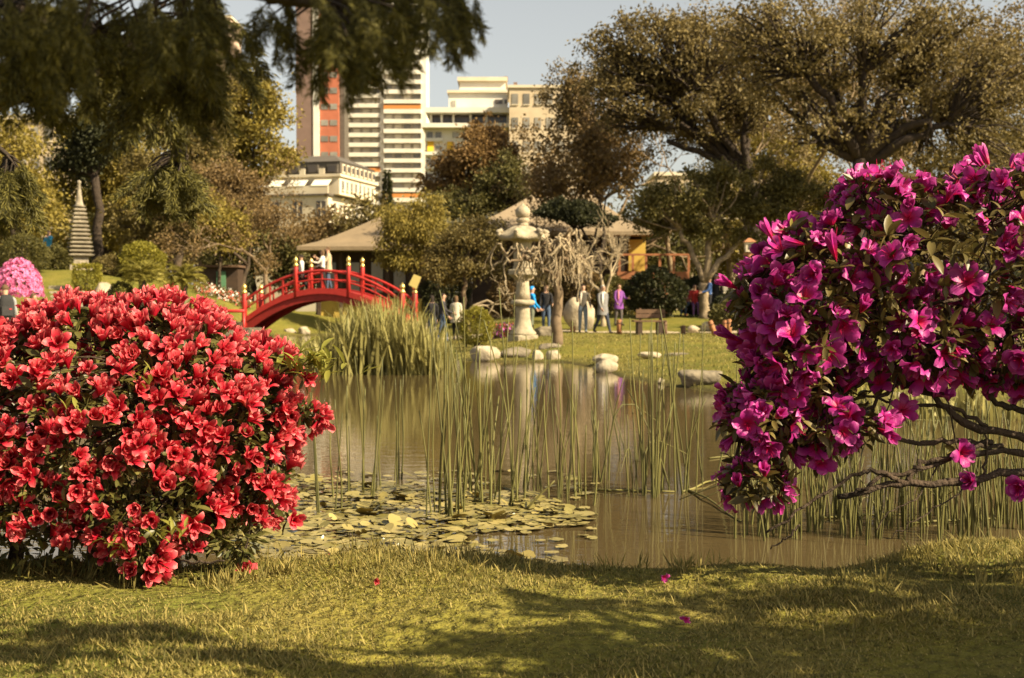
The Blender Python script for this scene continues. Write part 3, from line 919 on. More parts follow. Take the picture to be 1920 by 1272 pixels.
def main_house():
    d = 66.0
    X_ = lambda px: xpx(px, d)
    root = thing('garden_house', 'two storey garden house with grey brown roof and ochre panels', 'building', (X_(1040), d, .3))
    ze, zr = zpx(436, d), zpx(366, d + 5)
    b = MB(); hip_roof(b, X_(850), X_(1222), d - 1, d + 11, ze, zr, X_(1000), X_(1120)); b.build('roof', mat('grey_brown_roof', (.30, .225, .145), (.24, .18, .115), scale=1.2, rough=.75, bump=.3, bscale=8), root, False)
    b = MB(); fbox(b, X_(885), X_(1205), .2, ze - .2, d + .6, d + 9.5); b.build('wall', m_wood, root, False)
    zb = zpx(512, d)
    for k, px in enumerate((890, 930, 970, 1010, 1050, 1090, 1136, 1180)):
        wv = 36 if px < 1170 else 32
        if px < 1130:
            continue
        if px == 1136:
            b = MB(); fbox(b, X_(px), X_(px + wv), zb + .1, ze - .35, d + .42, d + .58); b.build('door', m_inter, root, False)
        else:
            b = MB(); fbox(b, X_(px), X_(px + wv), zb + .1, ze - .35, d + .45, d + .58); b.build('panel', m_ywall, root, False)
        b = MB(); fbox(b, X_(px), X_(px + wv), .5, zb - .45, d + .45, d + .58); b.build('panel', m_ywall, root, False)
    b = MB(); fbox(b, X_(1150), X_(1280), zb - .35, zb, d - 2.4, d + .55); b.build('balcony_floor', m_rwood, root, False)
    b = MB(); fbox(b, X_(1150), X_(1280), zb + .8, zb + .9, d - 2.4, d - 2.3); b.build('handrail', m_rwood, root, False)
    for px in (1152, 1176, 1200, 1225, 1250, 1277):
        b = MB(); fbox(b, X_(px), X_(px) + .12, zb + .001, zb + .799, d - 2.38, d - 2.32); b.build('baluster', m_rwood, root, False)
    for px in (1160, 1236, 1272):
        b = MB(); fbox(b, X_(px), X_(px) + .18, .2, zb - .36, d - 2.2, d - 2.0); b.build('post', m_rwood, root, False)
main_house()

# ================================================================== red bridge
def bridge():
    rz = -R(13.5)
    c = W(618, 570, 50.6)
    root = part_of(thing('arched_bridge', 'red lacquered arched footbridge with brass tipped posts', 'bridge', (c[0], 50.6, 0), rz=rz))
    Lh = 3.28; z0, rise = .72, 1.18
    def zd(u): return z0 + rise * (1 - (np.asarray(u) / Lh) ** 2)
    wv = 1.55
    us = np.linspace(-Lh - .12, Lh + .12, 25)
    def arch_slab(ztop, zbot, v0, v1):
        n = len(us)
        v = np.concatenate([np.stack([us, np.full(n, a), z], -1) for a, z in ((v0, ztop), (v1, ztop), (v1, zbot), (v0, zbot))])
        f = []
        for k in range(n - 1):
            for q in range(4):
                f.append([q * n + k, q * n + k + 1, ((q + 1) % 4) * n + k + 1, ((q + 1) % 4) * n + k])
        f.append([0, n, 2 * n, 3 * n]); f.append([n - 1, 4 * n - 1, 3 * n - 1, 2 * n - 1])
        return v, f
    # deck planks, each its own piece
    npk = 44
    for k in range(npk):
        u = -Lh + (k + .5) * 2 * Lh / npk
        a = math.atan(-2 * rise * u / Lh ** 2)
        if k == 0:
            q = MB(); q.box((0, 0, 0), (2 * Lh / npk * 1.0, wv - .17, .05)); plank = q.build('plank', m_redd, root, False, link=False).data
        inst('plank', plank, root, (u, 0, float(zd(u)) - .03), (0, -a, 0), (.95 / math.cos(a), 1, 1))
    for s in (-1, 1):
        v0 = s * wv / 2
        b = MB(); b.add(*arch_slab(zd(us) + .06, zd(us) - .16, v0 - .07, v0 + .07)); b.build('deck_edge', m_red, root, False)
        zb = zd(us) - .42 - .15 * (np.abs(us) / Lh) ** 2
        b = MB(); b.add(*arch_slab(zd(us) - .165, zb, v0 * .93 - .05, v0 * .93 + .05)); b.build('arch_beam', m_redd, root, False)
        rail = np.stack([us, np.full(25, v0), zd(us) + .74], -1)
        b = MB(); b.tube(rail, .052, 8); b.build('handrail', m_red, root)
        rail = np.stack([us, np.full(25, v0), zd(us) + .40], -1)
        b = MB(); b.tube(rail, .036, 6); b.build('middle_rail', m_red, root)
        for k, u in enumerate(np.linspace(-Lh, Lh, 4)):
            zz = float(zd(u)); end = k in (0, 3)
            r_ = .105 if end else .085
            hi = 1.02
            q = MB(); q.lathe([(r_, zz - (.55 if end else .17)), (r_, zz + hi), (r_ * .9, zz + hi + .02)], (u, v0, 0), 12)
            p = q.build('post', m_red, root)
            q = MB(); q.lathe([(r_ * 1.06, zz + hi + .02), (r_ * 1.06, zz + hi + .10), (r_ * .55, zz + hi + .13), (r_ * .62, zz + hi + .17), (r_ * 1.0, zz + hi + .24), (r_ * .95, zz + hi + .31), (r_ * .4, zz + hi + .37), (.005, zz + hi + .43)], (u, v0, 0), 12)
            q.build('post_cap', m_gold, p)
        for u in np.linspace(-Lh, Lh, 13):
            if min(abs(u - k) for k in np.linspace(-Lh, Lh, 4)) < .2: continue
            zz = float(zd(u))
            q = MB(); q.box((u, v0, zz + .40), (.06, .05, .66)); q.build('baluster', m_red, root, False)
    b = MB(); b.add(*arch_slab(zd(us) - .10, zd(us) - .30, -wv / 2 + .13, wv / 2 - .13)); b.build('deck_frame', m_redd, root, False)
    # stone abutments
    for s in (-1, 1):
        b = MB(); b.box((s * (Lh + .42), 0, .12), (.8, wv + .3, 1.0), 0); b.build('abutment', m_rock_g, root, False)
bridge()

# low red barrier and quay to the left of the bridge
def low_barrier():
    p0, p1 = W(366, 570, 50.0), W(459, 570, 49.3)
    root = part_of(thing('low_railing', 'low red wooden barrier rail left of the bridge', 'railing', (p1[0], p1[1], 0)))
    L_ = p0 - p1; L_[2] = 0
    zt = 1.07
    b = MB(); b.tube([np.array([0, 0, zt]), L_ * .5 + [0, 0, zt], L_ * 1.6 + [0, 0, zt]], .065, 8); b.build('rail', m_red, root)
    for t in (.02, .62, 1.2, 1.55):
        q = L_ * t; g = gz(p1[0] + q[0], p1[1] + q[1]) - .15
        b = MB(); b.tube([q + [0, 0, g], q + [0, 0, zt - .04]], .055, 8); b.build('post', m_red, root)
low_barrier()
def quay():
    d = 47.6
    root = thing('stone_wall', 'low grey stone quay wall at the left foot of the bridge', 'wall', (xpx(440, d), d, -.1))
    x = xpx(380, d); k = 0
    r = np.random.default_rng(5)
    for row in range(2):
        x = xpx(372, d) + row * .2
        while x < xpx(470, d):
            w_ = .35 + .3 * r.random()
            b = MB(); b.box((x + w_ / 2, d + r.random() * .05, .0 + row * .31), (w_ - .02, .5, .3)); b.build('stone', m_rock_g, root, False)
            x += w_
quay()

# ================================================================== stone lantern
def lantern():
    c = gp(980, 40.0)
    c[2] = .33
    root = part_of(thing('stone_lantern', 'tall pale stone lantern with curled roof and onion finial', 'lantern', c, rz=.25))
    q = MB(); q.lathe([(.50, -.25), (.50, .02), (.46, .05)], (0, 0, 0), sq=6); q.build('plinth', m_stone, root, False)
    q = MB()
    q.lathe([(.43, .04), (.42, .12), (.33, .22), (.27, .36), (.24, .55), (.225, .80), (.225, .96)], (0, 0, 0), 18); q.build('shaft_base', m_stone, root)
    q = MB(); q.lathe([(.235, .965), (.36, .99), (.385, 1.06), (.36, 1.12), (.26, 1.15)], (0, 0, 0), 18); q.build('shaft_ring', m_stone, root)
    q = MB(); q.lathe([(.245, 1.152), (.225, 1.35), (.195, 1.62), (.19, 1.72)], (0, 0, 0), 18); q.build('shaft', m_stone, root)
    q = MB(); q.lathe([(.2, 1.722), (.27, 1.80), (.42, 1.90), (.46, 1.93), (.46, 2.06), (.42, 2.10)], (0, 0, 0), sq=6); pl = q.build('platform', m_stone, root, False)
    q = MB(); q.lathe([(.30, 2.102), (.32, 2.16), (.29, 2.20), (.29, 2.92), (.33, 2.96), (.36, 3.02)], (0, 0, 0), sq=6); fb = q.build('light_chamber', m_stone, root, False)
    for k in range(3):
        a = k * 2 * math.pi / 3 + math.pi / 6 - math.pi * 2 / 3
        q = MB(); q.box((.262 * math.cos(a), .262 * math.sin(a), 2.56), (.03, .2, .36), rz=a); q.build('window', m_inter, fb, False)
    # roof with six curled tips
    n = 36
    th = np.arange(n) / n * 2 * math.pi
    tip = np.abs(np.cos(th * 3)) ** 3
    rows = []
    for r_, z in ((.12, 3.44), (.22, 3.445), (.34, 3.40), (.50, 3.28), (.64, 3.16), (.72, 3.10)):
        k = (r_ / .72) ** 2
        rr = r_ * (1 - .10 * k + .20 * k * tip)
        rows.append(np.stack([rr * np.cos(th), rr * np.sin(th), z + .07 * k * tip], -1))
    rr = .70 * (.9 + .18 * tip)
    rows.append(np.stack([rr * np.cos(th), rr * np.sin(th), 2.985 + .05 * tip], -1))
    rows.append(np.stack([.3 * np.cos(th), .3 * np.sin(th), np.full(n, 3.03)], -1))
    v = np.concatenate(rows); kk = len(rows)
    i = np.arange(kk - 1)[:, None] * n; j = np.arange(n)[None, :]; j2 = (j + 1) % n
    q = MB(); q.add(v, np.stack([i + n + j, i + n + j2, i + j2, i + j], -1).reshape(-1, 4)); rf = q.build('roof', m_stone, root)
    for k in range(6):
        a = k * math.pi / 3
        ca, sa = math.cos(a), math.sin(a)
        t = np.linspace(0, 1, 10)
        rad = .62 + .20 * np.sin(t * 2.6) - .02 * t
        zz = 3.10 + .02 + .19 * t ** 1.3
        rad = rad - .05 * (t > .85)
        q = MB(); q.tube(np.stack([rad * ca, rad * sa, zz], -1), np.linspace(.085, .07, 10), 8); q.build('curl', m_stone, rf)
    q = MB(); q.lathe([(.17, 3.446), (.19, 3.48), (.17, 3.52), (.14, 3.535), (.20, 3.57), (.215, 3.63), (.19, 3.68), (.15, 3.70)], (0, 0, 0), 20); fin = q.build('finial', m_stone, root)
    q = MB(); q.lathe([(.15, 3.702), (.21, 3.75), (.238, 3.85), (.225, 3.95), (.15, 4.04), (.07, 4.09), (.035, 4.14), (.004, 4.22)], (0, 0, 0), 20); q.build('bulb', m_stone, fin)
lantern()

m_pag = mat('grey_stone', (.34, .29, .215), (.20, .165, .12), scale=5, rough=.9, bump=.5, bscale=20)
def pagoda():
    c = gp(151, 57.0)
    d = 57.0
    zt = zpx(338, d); z0 = zpx(500, d)
    c[2] = min(c[2], z0) - .05
    root = thing('stone_pagoda', 'slender many tiered grey stone pagoda on the mound', 'pagoda', c)
    x, y = c[0], c[1]
    rz = R(45 + 28)
    q = MB(); q.lathe([(.72, c[2] - .3), (.72, z0 + .06)], (x, y, 0), sq=4, rz=rz); q.build('plinth', m_pag, root, False)
    q = MB(); q.lathe([(.46, z0 + .062), (.46, zpx(481, d))], (x, y, 0), sq=4, rz=rz); q.build('base_block', m_pag, root, False)
    zz = zpx(481, d)
    top = zpx(388, d)
    n = 12
    for k in range(n):
        t = k / (n - 1)
        h = (top - zz) / n * (1.16 - .32 * t)
        h = (top - zpx(481, d)) / n
        R_ = .76 * (1 - t) + .36 * t
        a = zpx(481, d) + k * h
        q = MB(); q.lathe([(R_ * .92, a + .001), (R_ * 1.0, a + h * .2), (R_ * 1.02, a + h * .42), (R_ * .62, a + h * .66)], (x, y, 0), sq=4, rz=rz)
        p = q.build('roof_tier', m_pag, root, False)
        q = MB(); q.lathe([(R_ * .55, a + h * .661), (R_ * .55, a + h)], (x, y, 0), sq=4, rz=rz); q.build('tier_block', m_pag, p, False)
    q = MB(); q.lathe([(.30, top), (.17, top + .1), (.13, top + .35), (.08, top + .75), (.06, zt - .16), (.10, zt - .1), (.08, zt - .04), (.01, zt)], (x, y, 0), 12); q.build('spire', m_pag, root)
pagoda()

# ================================================================== steps on the mound, hedge, benches, bollards, lamp
def steps():
    root = thing('garden_steps', 'flight of broad stone steps climbing the mound', 'steps', gp(135, 48))
    for k in range(7):
        d = 47.5 + k * .75
        p = gp(140 - k * 2, d)
        b = MB(); b.box((p[0], p[1], p[2] + .02), (S(62, d), .62, .16)); b.build('step', m_stone, root, False)
    for px in (104, 146):
        p = gp(px, 47.8); b = MB(); b.tube([p, p + [0, 0, .6]], .035, 6); b.build('post', m_wood, root)
steps()

def hedge_box(px0, px1, y0, y1, d, lm, label, n=2600):
    c = W((px0 + px1) / 2, y1, d); c[2] = min(c[2], gz(c[0], c[1]))
    shrub('clipped_hedge', label, c, (S(px1 - px0, d), S(px1 - px0, d) * .6, W(960, y0, d)[2] - c[2]), lm, n, .09, 11, cat='hedge', cube=True)
hedge_box(140, 186, 497, 530, 51.5, lf_lime, 'boxy yellow green clipped hedge before the pagoda')

m_slatwood = mat('weathered_wood', (.15, .085, .05), (.10, .058, .035), scale=4, rough=.8)
def bench():
    d = 41.0
    c = gp(1217, d); c[2] = gz(c[0], d)
    root = part_of(thing('park_bench', 'brown wooden park bench with thick legs on the far lawn', 'bench', c, rz=R(6)))
    for k in range(3):
        b = MB(); b.box((0, -.16 + k * .17, .44), (1.05, .15, .05)); b.build('seat_slat', m_slatwood, root, False)
    for k in range(2):
        b = MB(); b.box((.1, .26, .60 + k * .15), (.95, .045, .13)); b.build('back_slat', m_slatwood, root, False)
    for s in (-.33, .33):
        b = MB(); b.box((s, 0, .19), (.14, .42, .44)); b.build('leg', m_wood, root, False)
        b = MB(); b.box((s + .1, .31, .5), (.07, .05, .7)); b.build('back_post', m_slatwood, root, False)
bench()

m_bol = mat('orange_wood', (.38, .17, .075), (.28, .12, .055), scale=5, rough=.75, bump=.3, bscale=20)
def bollard(px, d, h, label, lean=0.0, m=m_bol):
    c = gp(px, d)
    root = part_of(thing('wooden_bollard', label, 'bollard', c))
    root.rotation_euler = (0, lean, 0)
    r_ = .085
    b = MB(); b.lathe([(r_, -.15), (r_ * .98, h - .03), (r_ * .8, h)], (0, 0, 0), 10); p = b.build('post', m, root)
    b = MB(); b.lathe([(r_ * 1.05, h * .72), (r_ * 1.05, h * .78)], (0, 0, 0), 10); b.build('rope_groove', m_wood, p)
bollard(1161, 41.5, .48, 'short orange wooden bollard left of the bench')
bollard(1246, 41, .44, 'thin brown wooden bollard right of the bench', m=m_slatwood)
bollard(1281, 41, .30, 'stubby dark wooden bollard between bench and path stones', m=m_slatwood)
bollard(1341, 40, .50, 'wooden bollard leaning over beside the path stones', lean=-.35)
bollard(1359, 42.5, .42, 'orange wooden bollard, shorter of the pair by the dark shrub')
bollard(1367, 42, .48, 'orange wooden bollard, taller of the pair by the dark shrub')
bollard(1387, 40.5, .46, 'grey brown wooden bollard next to the lamp post', m=m_slatwood)
bollard(1074, 43, .22, 'stub of a wooden bollard before the white standing rock')

def lamp_post():
    d = 40.0
    c = gp(1404, d)
    root = part_of(thing('lamp_post', 'orange wooden garden lamp post with a small roofed lantern box', 'lamp', c))
    H = zpx(478, d) - c[2]
    b = MB(); b.lathe([(.085, -.2), (.075, H), (.07, H + .01)], (0, 0, 0), 10); b.build('post', m_bol, root)
    b = MB(); b.box((0, 0, H + .03), (.34, .10, .07)); b.box((.14, 0, H - .08), (.06, .06, .2)); b.build('arm', m_bol, root, False)
    b = MB(); b.box((0, 0, H + .24), (.24, .24, .30), taper=1.1); bx_ = b.build('lantern_box', m_cream, root, False)
    for s in (-1, 1):
        b = MB(); b.box((s * .004, -.128, H + .24), (.12, .012, .16)); b.build('pane', m_dglass, bx_, False) if s == 1 else None
    b = MB(); b.lathe([(.26, H + .39), (.24, H + .42), (.05, H + .52)], (0, 0, 0), sq=4, rz=R(45)); b.build('lamp_roof', m_bol, root, False)
lamp_post()

def flag_pole():
    c = gp(1018, 75)
    root = part_of(thing('flag_pole', 'thin white pole above the garden house roof', 'pole', c))
    H = zpx(295, 75) - c[2]
    b = MB(); b.lathe([(.09, -.2), (.06, H)], (0, 0, 0), 8); b.build('mast', m_white, root)
    b = MB(); b.lathe([(.02, H), (.09, H + .06), (.02, H + .13)], (0, 0, 0), 8); b.build('ball', m_white, root)
flag_pole()

def small_sign():
    d = 46.0
    c = gp(778, d)
    root = part_of(thing('garden_sign', 'small tilted yellow board behind the right bridge posts', 'sign', c))
    zc_ = zpx(528, d) - c[2]
    b = MB(); b.box((0, .03, zc_ / 2), (.05, .05, zc_ + .3)); b.build('post', m_slatwood, root, False)
    b = MB(); b.add([(-.22, 0, zc_ - .12), (.06, 0, zc_ - .28), (.24, 0, zc_ + .16), (-.03, 0, zc_ + .26), (-.22, -.03, zc_ - .12), (.06, -.03, zc_ - .28), (.24, -.03, zc_ + .16), (-.03, -.03, zc_ + .26)],
                    [[0, 3, 2, 1], [4, 5, 6, 7], [0, 1, 5, 4], [1, 2, 6, 5], [2, 3, 7, 6], [3, 0, 4, 7]]); b.build('board', mat('faded_yellow', (.50, .39, .13), rough=.8), root, False)
small_sign()

def kiosk():
    d = 63.0
    c = gp(408, d)
    root = part_of(thing('garden_shed', 'low grey shed with a green door beyond the lawn', 'shed', c))
    X_ = lambda px: xpx(px, d) - c[0]
    b = MB(); fbox(b, X_(374), X_(446), -.2, 1.25, 0, 2); b.build('wall', m_wood, root, False)
    b = MB(); fbox(b, X_(370), X_(450), 1.25, 1.36, -.3, 2.3); b.build('roof', m_slatwood, root, False)
    b = MB(); fbox(b, X_(407), X_(424), .15, 1.05, -.08, -.01); b.build('door', mat('green_paint', (.10, .22, .12), rough=.6), root, False)
kiosk()

# ================================================================== trees
tree('broadleaf_tree', 'tall airy yellow green tree rising left of the brick tower', 110, 470, [(470, 215, 62, 75), (500, 300, 50, 60), (430, 260, 45, 80)], lf_yellow, nleaf=9000, lsize=.34, trunk_r=.3, fork_py=330, seed=1)
tree('broadleaf_tree', 'golden leaved tree behind the stone pagoda', 72, 195, [(200, 290, 75, 70), (250, 370, 60, 60), (150, 340, 50, 60), (215, 430, 60, 40)], lf_yellow, bark=m_bark_d, nleaf=14000, lsize=.2, trunk_r=.38, fork_py=400, seed=2)
tree('broadleaf_tree', 'dark crowned tree just right above the pagoda spire', 68, 182, [(185, 250, 62, 55), (150, 300, 45, 40)], lf_dark, bark=m_bark_d, nleaf=7000, lsize=.2, trunk_r=.3, fork_py=330, seed=3)
tree('broadleaf_tree', 'ochre tree at the far left behind the pink azalea', 66, 30, [(20, 300, 80, 80), (60, 390, 70, 60), (-40, 360, 80, 90), (30, 440, 60, 30)], lf_yellow, bark=m_bark_d, nleaf=12000, lsize=.2, trunk_r=.3, fork_py=430, seed=4)
tree('broadleaf_tree', 'spreading olive tree between pagoda and cycads', 64, 225, [(260, 420, 60, 45), (310, 380, 60, 50), (350, 430, 50, 45), (290, 330, 60, 45)], lf_olive, bark=m_bark, nleaf=11000, lsize=.17, trunk_r=.24, fork_py=455, seed=5)
tree('broadleaf_tree', 'tall olive tree behind the left cypress boughs', 90, 330, [(330, 250, 90, 90), (260, 170, 80, 70), (400, 190, 60, 80), (380, 320, 60, 60)], lf_olive, nleaf=12000, lsize=.26, trunk_r=.35, fork_py=370, seed=6)
# bare and half bare trees left of the bridge
for k, (px, d, h, lab) in enumerate(((500, 60, 6.6, 'gnarled leafless grey tree behind the left end of the bridge'), (445, 64, 7.2, 'leafless dark tree with spreading limbs beside the shed'), (545, 66, 5.0, 'leafless brown tree behind the tea house eaves'), (385, 68, 8.0, 'tall leafless tree behind the cycads'))):
    bare('bare_tree', lab, gp(px, d), h, m_twig if k != 1 else m_bark, seed=20 + k, levels=6, nb=2, spread=.62, trunk_r=.17, up=.16, len_f=.76, first=.26, wig=.16, buds=(lf_brown, 2600, .12))
tree('broadleaf_tree', 'yellow leaved small tree behind the shed', 62, 410, [(405, 410, 38, 45), (440, 440, 35, 40)], lf_yellow, nleaf=3500, lsize=.15, trunk_r=.1, fork_py=470, seed=7)
tree('broadleaf_tree', 'dark green low tree behind the bridge railing', 67, 470, [(470, 470, 55, 40), (530, 480, 50, 38), (420, 490, 40, 30)], lf_green, bark=m_bark_d, nleaf=7000, lsize=.16, trunk_r=.16, fork_py=500, seed=8)
tree('broadleaf_tree', 'reddish brown leafy tree before the mansard house', 80, 455, [(425, 350, 55, 50), (470, 390, 45, 45), (520, 440, 40, 30)], lf_brown, nleaf=7500, lsize=.2, trunk_r=.2, fork_py=440, seed=9)
# conifer in front of the towers
def cypress():
    d = 120
    c = gp(727, d)
    root = thing('cypress_tree', 'narrow dark cypress standing before the white tower', 'tree', c)
    b = MB(); b.tube([c, W(727, 318, d)], [.25, .03], 6); b.build('trunk', m_bark_d, root)
    n = 3000; t = rng.random(n) ** .7
    z = c[2] + (zpx(318, d) - c[2]) * (1 - t)
    rad = S(17, d) * (t ** .8) * (.4 + .6 * np.sqrt(rng.random(n))) * (1 + .25 * np.sin(z * 3))
    a = rng.random(n) * 6.28
    pos = np.stack([c[0] + rad * np.cos(a), c[1] + rad * np.sin(a), z], -1)
    dr = np.stack([np.cos(a), np.sin(a), np.full(n, -.3)], -1) + rng.normal(size=(n, 3)) * .4
    MB().leaves(pos, dr, .5, .14).build('crown', lf_dark, root, smooth_shade=False)
cypress()
tree('willow_tree', 'feathery yellow olive willow in front of the tea house roof', 56, 772, [(770, 430, 55, 50), (800, 395, 45, 35), (735, 455, 35, 45), (815, 460, 45, 45), (770, 490, 50, 30)], lf_yellow, nleaf=12000, lsize=.17, lw=.16, trunk_r=.14, fork_py=500, seed=10, droop=1.2)
tree('broadleaf_tree', 'rounded russet tree in front of the terraced block', 92, 880, [(890, 320, 70, 50), (850, 360, 60, 40), (920, 270, 50, 45), (830, 330, 40, 40), (905, 230, 25, 20)], lf_rust, bark=m_bark_d, nleaf=13000, lsize=.24, trunk_r=.3, fork_py=400, seed=11, cl=.26)
tree('broadleaf_tree', 'dark olive tree under the russet crown', 84, 900, [(870, 380, 60, 30), (940, 330, 40, 50), (960, 380, 40, 30)], lf_green, bark=m_bark_d, nleaf=7000, lsize=.2, trunk_r=.25, fork_py=400, seed=12)
for k, (px, d, h, lab) in enumerate(((1020, 95, 13, 'tall leafless brown tree left of the twin dark trunks'), (1075, 92, 15, 'tallest leafless brown tree against the sky'), (1098, 63, 9.5, 'straight trunked leafless tree, left of the twin dark trunks'), (1125, 63.5, 10, 'straight trunked leafless tree, right of the twin dark trunks'), (965, 96, 10.5, 'leafless tree beside the russet crown'))):
    bare('bare_tree', lab, gp(px, d), h, m_twig if k not in (2, 3) else m_bark_d, seed=40 + k, levels=6, nb=2, spread=.5, trunk_r=.2, up=.22, len_f=.74, first=.30, wig=.10, buds=(lf_brown, 3200, .22))
tree('pine_tree', 'dark flat topped pine beside the lantern', 56, 1080, [(1040, 395, 38, 16), (1090, 402, 50, 18), (1120, 412, 35, 14), (1065, 382, 35, 12)], lf_dark, bark=m_bark_d, nleaf=8000, lsize=.13, trunk_r=.14, fork_py=430, seed=13, flat=.6, cl=.3)
# shrubs in the middle behind the lantern
tree('broadleaf_tree', 'tangled brown olive tree left of the stone lantern', 52, 870, [(860, 470, 60, 45), (905, 440, 40, 35), (830, 500, 45, 35), (920, 490, 35, 40)], lf_olive, bark=m_twig, nleaf=9000, lsize=.12, trunk_r=.12, fork_py=520, seed=14, limbs=8)
bare('bare_tree', 'tangle of leafless pale twigs left of the lantern', gp(880, 49), 4.2, m_twig_p, seed=61, levels=6, nb=2, spread=.8, trunk_r=.10, up=.05, len_f=.74, first=.3, wig=.3)
# large trees on the right
lf_big = leafm('leaf_drab', (.095, .072, .025), (.255, .188, .066))
lf_skirt = leafm('leaf_skirt', (.075, .066, .018), (.21, .17, .048))
tree('broadleaf_tree', 'big olive tree with dark leaning forked trunk behind the magenta azalea', 48, 1600,
     [(1500, 110, 150, 95), (1680, 60, 150, 90), (1830, 130, 140, 110), (1760, 260, 120, 60), (1560, 250, 110, 55), (1400, 60, 90, 70), (1880, 270, 80, 60), (1650, 180, 120, 60)],
     lf_big, bark=m_bark_d, nleaf=15000, lsize=.15, trunk_r=.42, fork_py=300, fork_px=1612, seed=15, limbs=16, cl=.17, ncl=170, droop=.5)
tree('broadleaf_tree', 'wide olive tree with long horizontal limbs beside the bare trees', 58, 1430,
     [(1250, 100, 130, 85), (1180, 190, 100, 70), (1330, 210, 120, 70), (1200, 60, 90, 60), (1400, 150, 90, 80), (1130, 110, 60, 60)],
     lf_big, bark=m_bark_d, nleaf=14000, lsize=.17, trunk_r=.4, fork_py=330, fork_px=1400, seed=16, limbs=14, cl=.17, ncl=150, droop=.5)
tree('broadleaf_tree', 'pale barked forked tree with leafy skirt behind the bench', 50, 1322,
     [(1230, 400, 65, 50), (1300, 350, 80, 50), (1400, 340, 80, 50), (1440, 410, 60, 50), (1350, 420, 70, 40), (1510, 360, 60, 60)],
     lf_skirt, bark=m_bark_p, nleaf=17000, lsize=.13, trunk_r=.26, fork_py=530, fork_px=1320, seed=17, limbs=4, cl=.24, ncl=46)
tree('broadleaf_tree', 'sunlit golden olive tree filling the gap behind the lamp post', 70, 1470, [(1480, 320, 90, 60), (1400, 290, 80, 50), (1560, 380, 80, 60), (1650, 400, 90, 60), (1450, 430, 90, 60)], lf_yellow, bark=m_bark_p, nleaf=14000, lsize=.17, trunk_r=.3, fork_py=480, seed=18)
tree('broadleaf_tree', 'olive tree at the far right behind the magenta azalea', 55, 1850, [(1800, 350, 110, 70), (1900, 300, 90, 90), (1930, 430, 90, 80), (1760, 450, 100, 60)], lf_olive, bark=m_bark_d, nleaf=14000, lsize=.15, trunk_r=.3, fork_py=470, seed=19)
bare('bare_tree', 'brown twiggy tree spreading before the garden house roof', gp(1035, 61), 9.0, m_twig, seed=77, levels=6, nb=2, spread=.62, trunk_r=.15, up=.15, len_f=.76, first=.26, wig=.14, buds=(lf_brown, 2200, .12))
bare('bare_tree', 'fan shaped leafless pale shrub tree behind the two walkers', gp(1131, 47), 4.9, m_twig_p, seed=71, levels=5, nb=3, spread=.66, trunk_r=.12, up=.10, len_f=.74, first=.25, wig=.1)

lf_haze = leafm('leaf_tawny', (.11, .080, .030), (.25, .175, .065))
m_twig_t = mat('tawny_twig', (.27, .19, .11), (.18, .125, .072), scale=6, rough=.9)
for k, (px, d, h, lab) in enumerate(((1480, 62, 11.5, 'tall twiggy half bare tree behind the two big olive trees'), (1720, 66, 11.5, 'tall twiggy half bare tree right of the dark forked trunk'), (1250, 70, 11.5, 'twiggy half bare tree rising from the leafy skirt'),
                                   (1380, 74, 13.0, 'tawny twiggy tree behind the long horizontal limbs'), (1600, 72, 13.0, 'tawny twiggy tree behind the dark forked trunk'), (1850, 70, 12.5, 'tawny twiggy tree above the far right of the magenta azalea'), (1170, 80, 13.0, 'tawny twiggy tree between bare trees and olive crowns'))):
    bare('bare_tree', lab, gp(px, d), h * 1.75, m_twig_t, seed=80 + k, levels=6, nb=2, spread=.62, trunk_r=.2, up=.15, len_f=.78, first=.24, wig=.14, buds=(lf_haze, 5200, .17))
tree('broadleaf_tree', 'pale tawny tree filling the sky behind the two big olive crowns', 86, 1420, [(1400, 130, 150, 110), (1560, 110, 140, 110), (1480, 250, 150, 70), (1300, 230, 120, 80)], lf_haze, bark=m_twig, nleaf=11000, lsize=.24, trunk_r=.35, fork_py=380, seed=221, cl=.2, ncl=110)
tree('broadleaf_tree', 'pale tawny tree filling the sky above the magenta azalea', 84, 1780, [(1740, 120, 150, 110), (1890, 170, 130, 130), (1800, 280, 150, 70), (1640, 260, 100, 70)], lf_haze, bark=m_twig, nleaf=11000, lsize=.24, trunk_r=.35, fork_py=380, seed=222, cl=.2, ncl=110)
tree('broadleaf_tree', 'pale tawny tree at the sky edge beside the tallest leafless tree', 90, 1130, [(1120, 200, 70, 90), (1060, 170, 60, 60), (1150, 300, 80, 60)], lf_haze, bark=m_twig, nleaf=7000, lsize=.22, trunk_r=.3, fork_py=380, seed=223, cl=.18, ncl=80)
for k, (a0, a1, y0, lm) in enumerate(((925, 1005, 515, lf_brown), (990, 1060, 500, lf_olive), (1050, 1120, 490, lf_brown), (1110, 1185, 520, lf_green))):
    c = W((a0 + a1) / 2, 585, 57); c[2] = gz(c[0], c[1])
    shrub('hedge_shrub', ['brown leafed loose shrub behind the stone lantern', 'olive loose shrub behind the weeping tree', 'brown loose shrub behind the white standing rock', 'green loose shrub behind the fan shaped bare tree'][k], c, (S(a1 - a0, 57) * 1.2, 1.6, zpx(y0, 57) - c[2]), lm, 4200, .14, 300 + k)
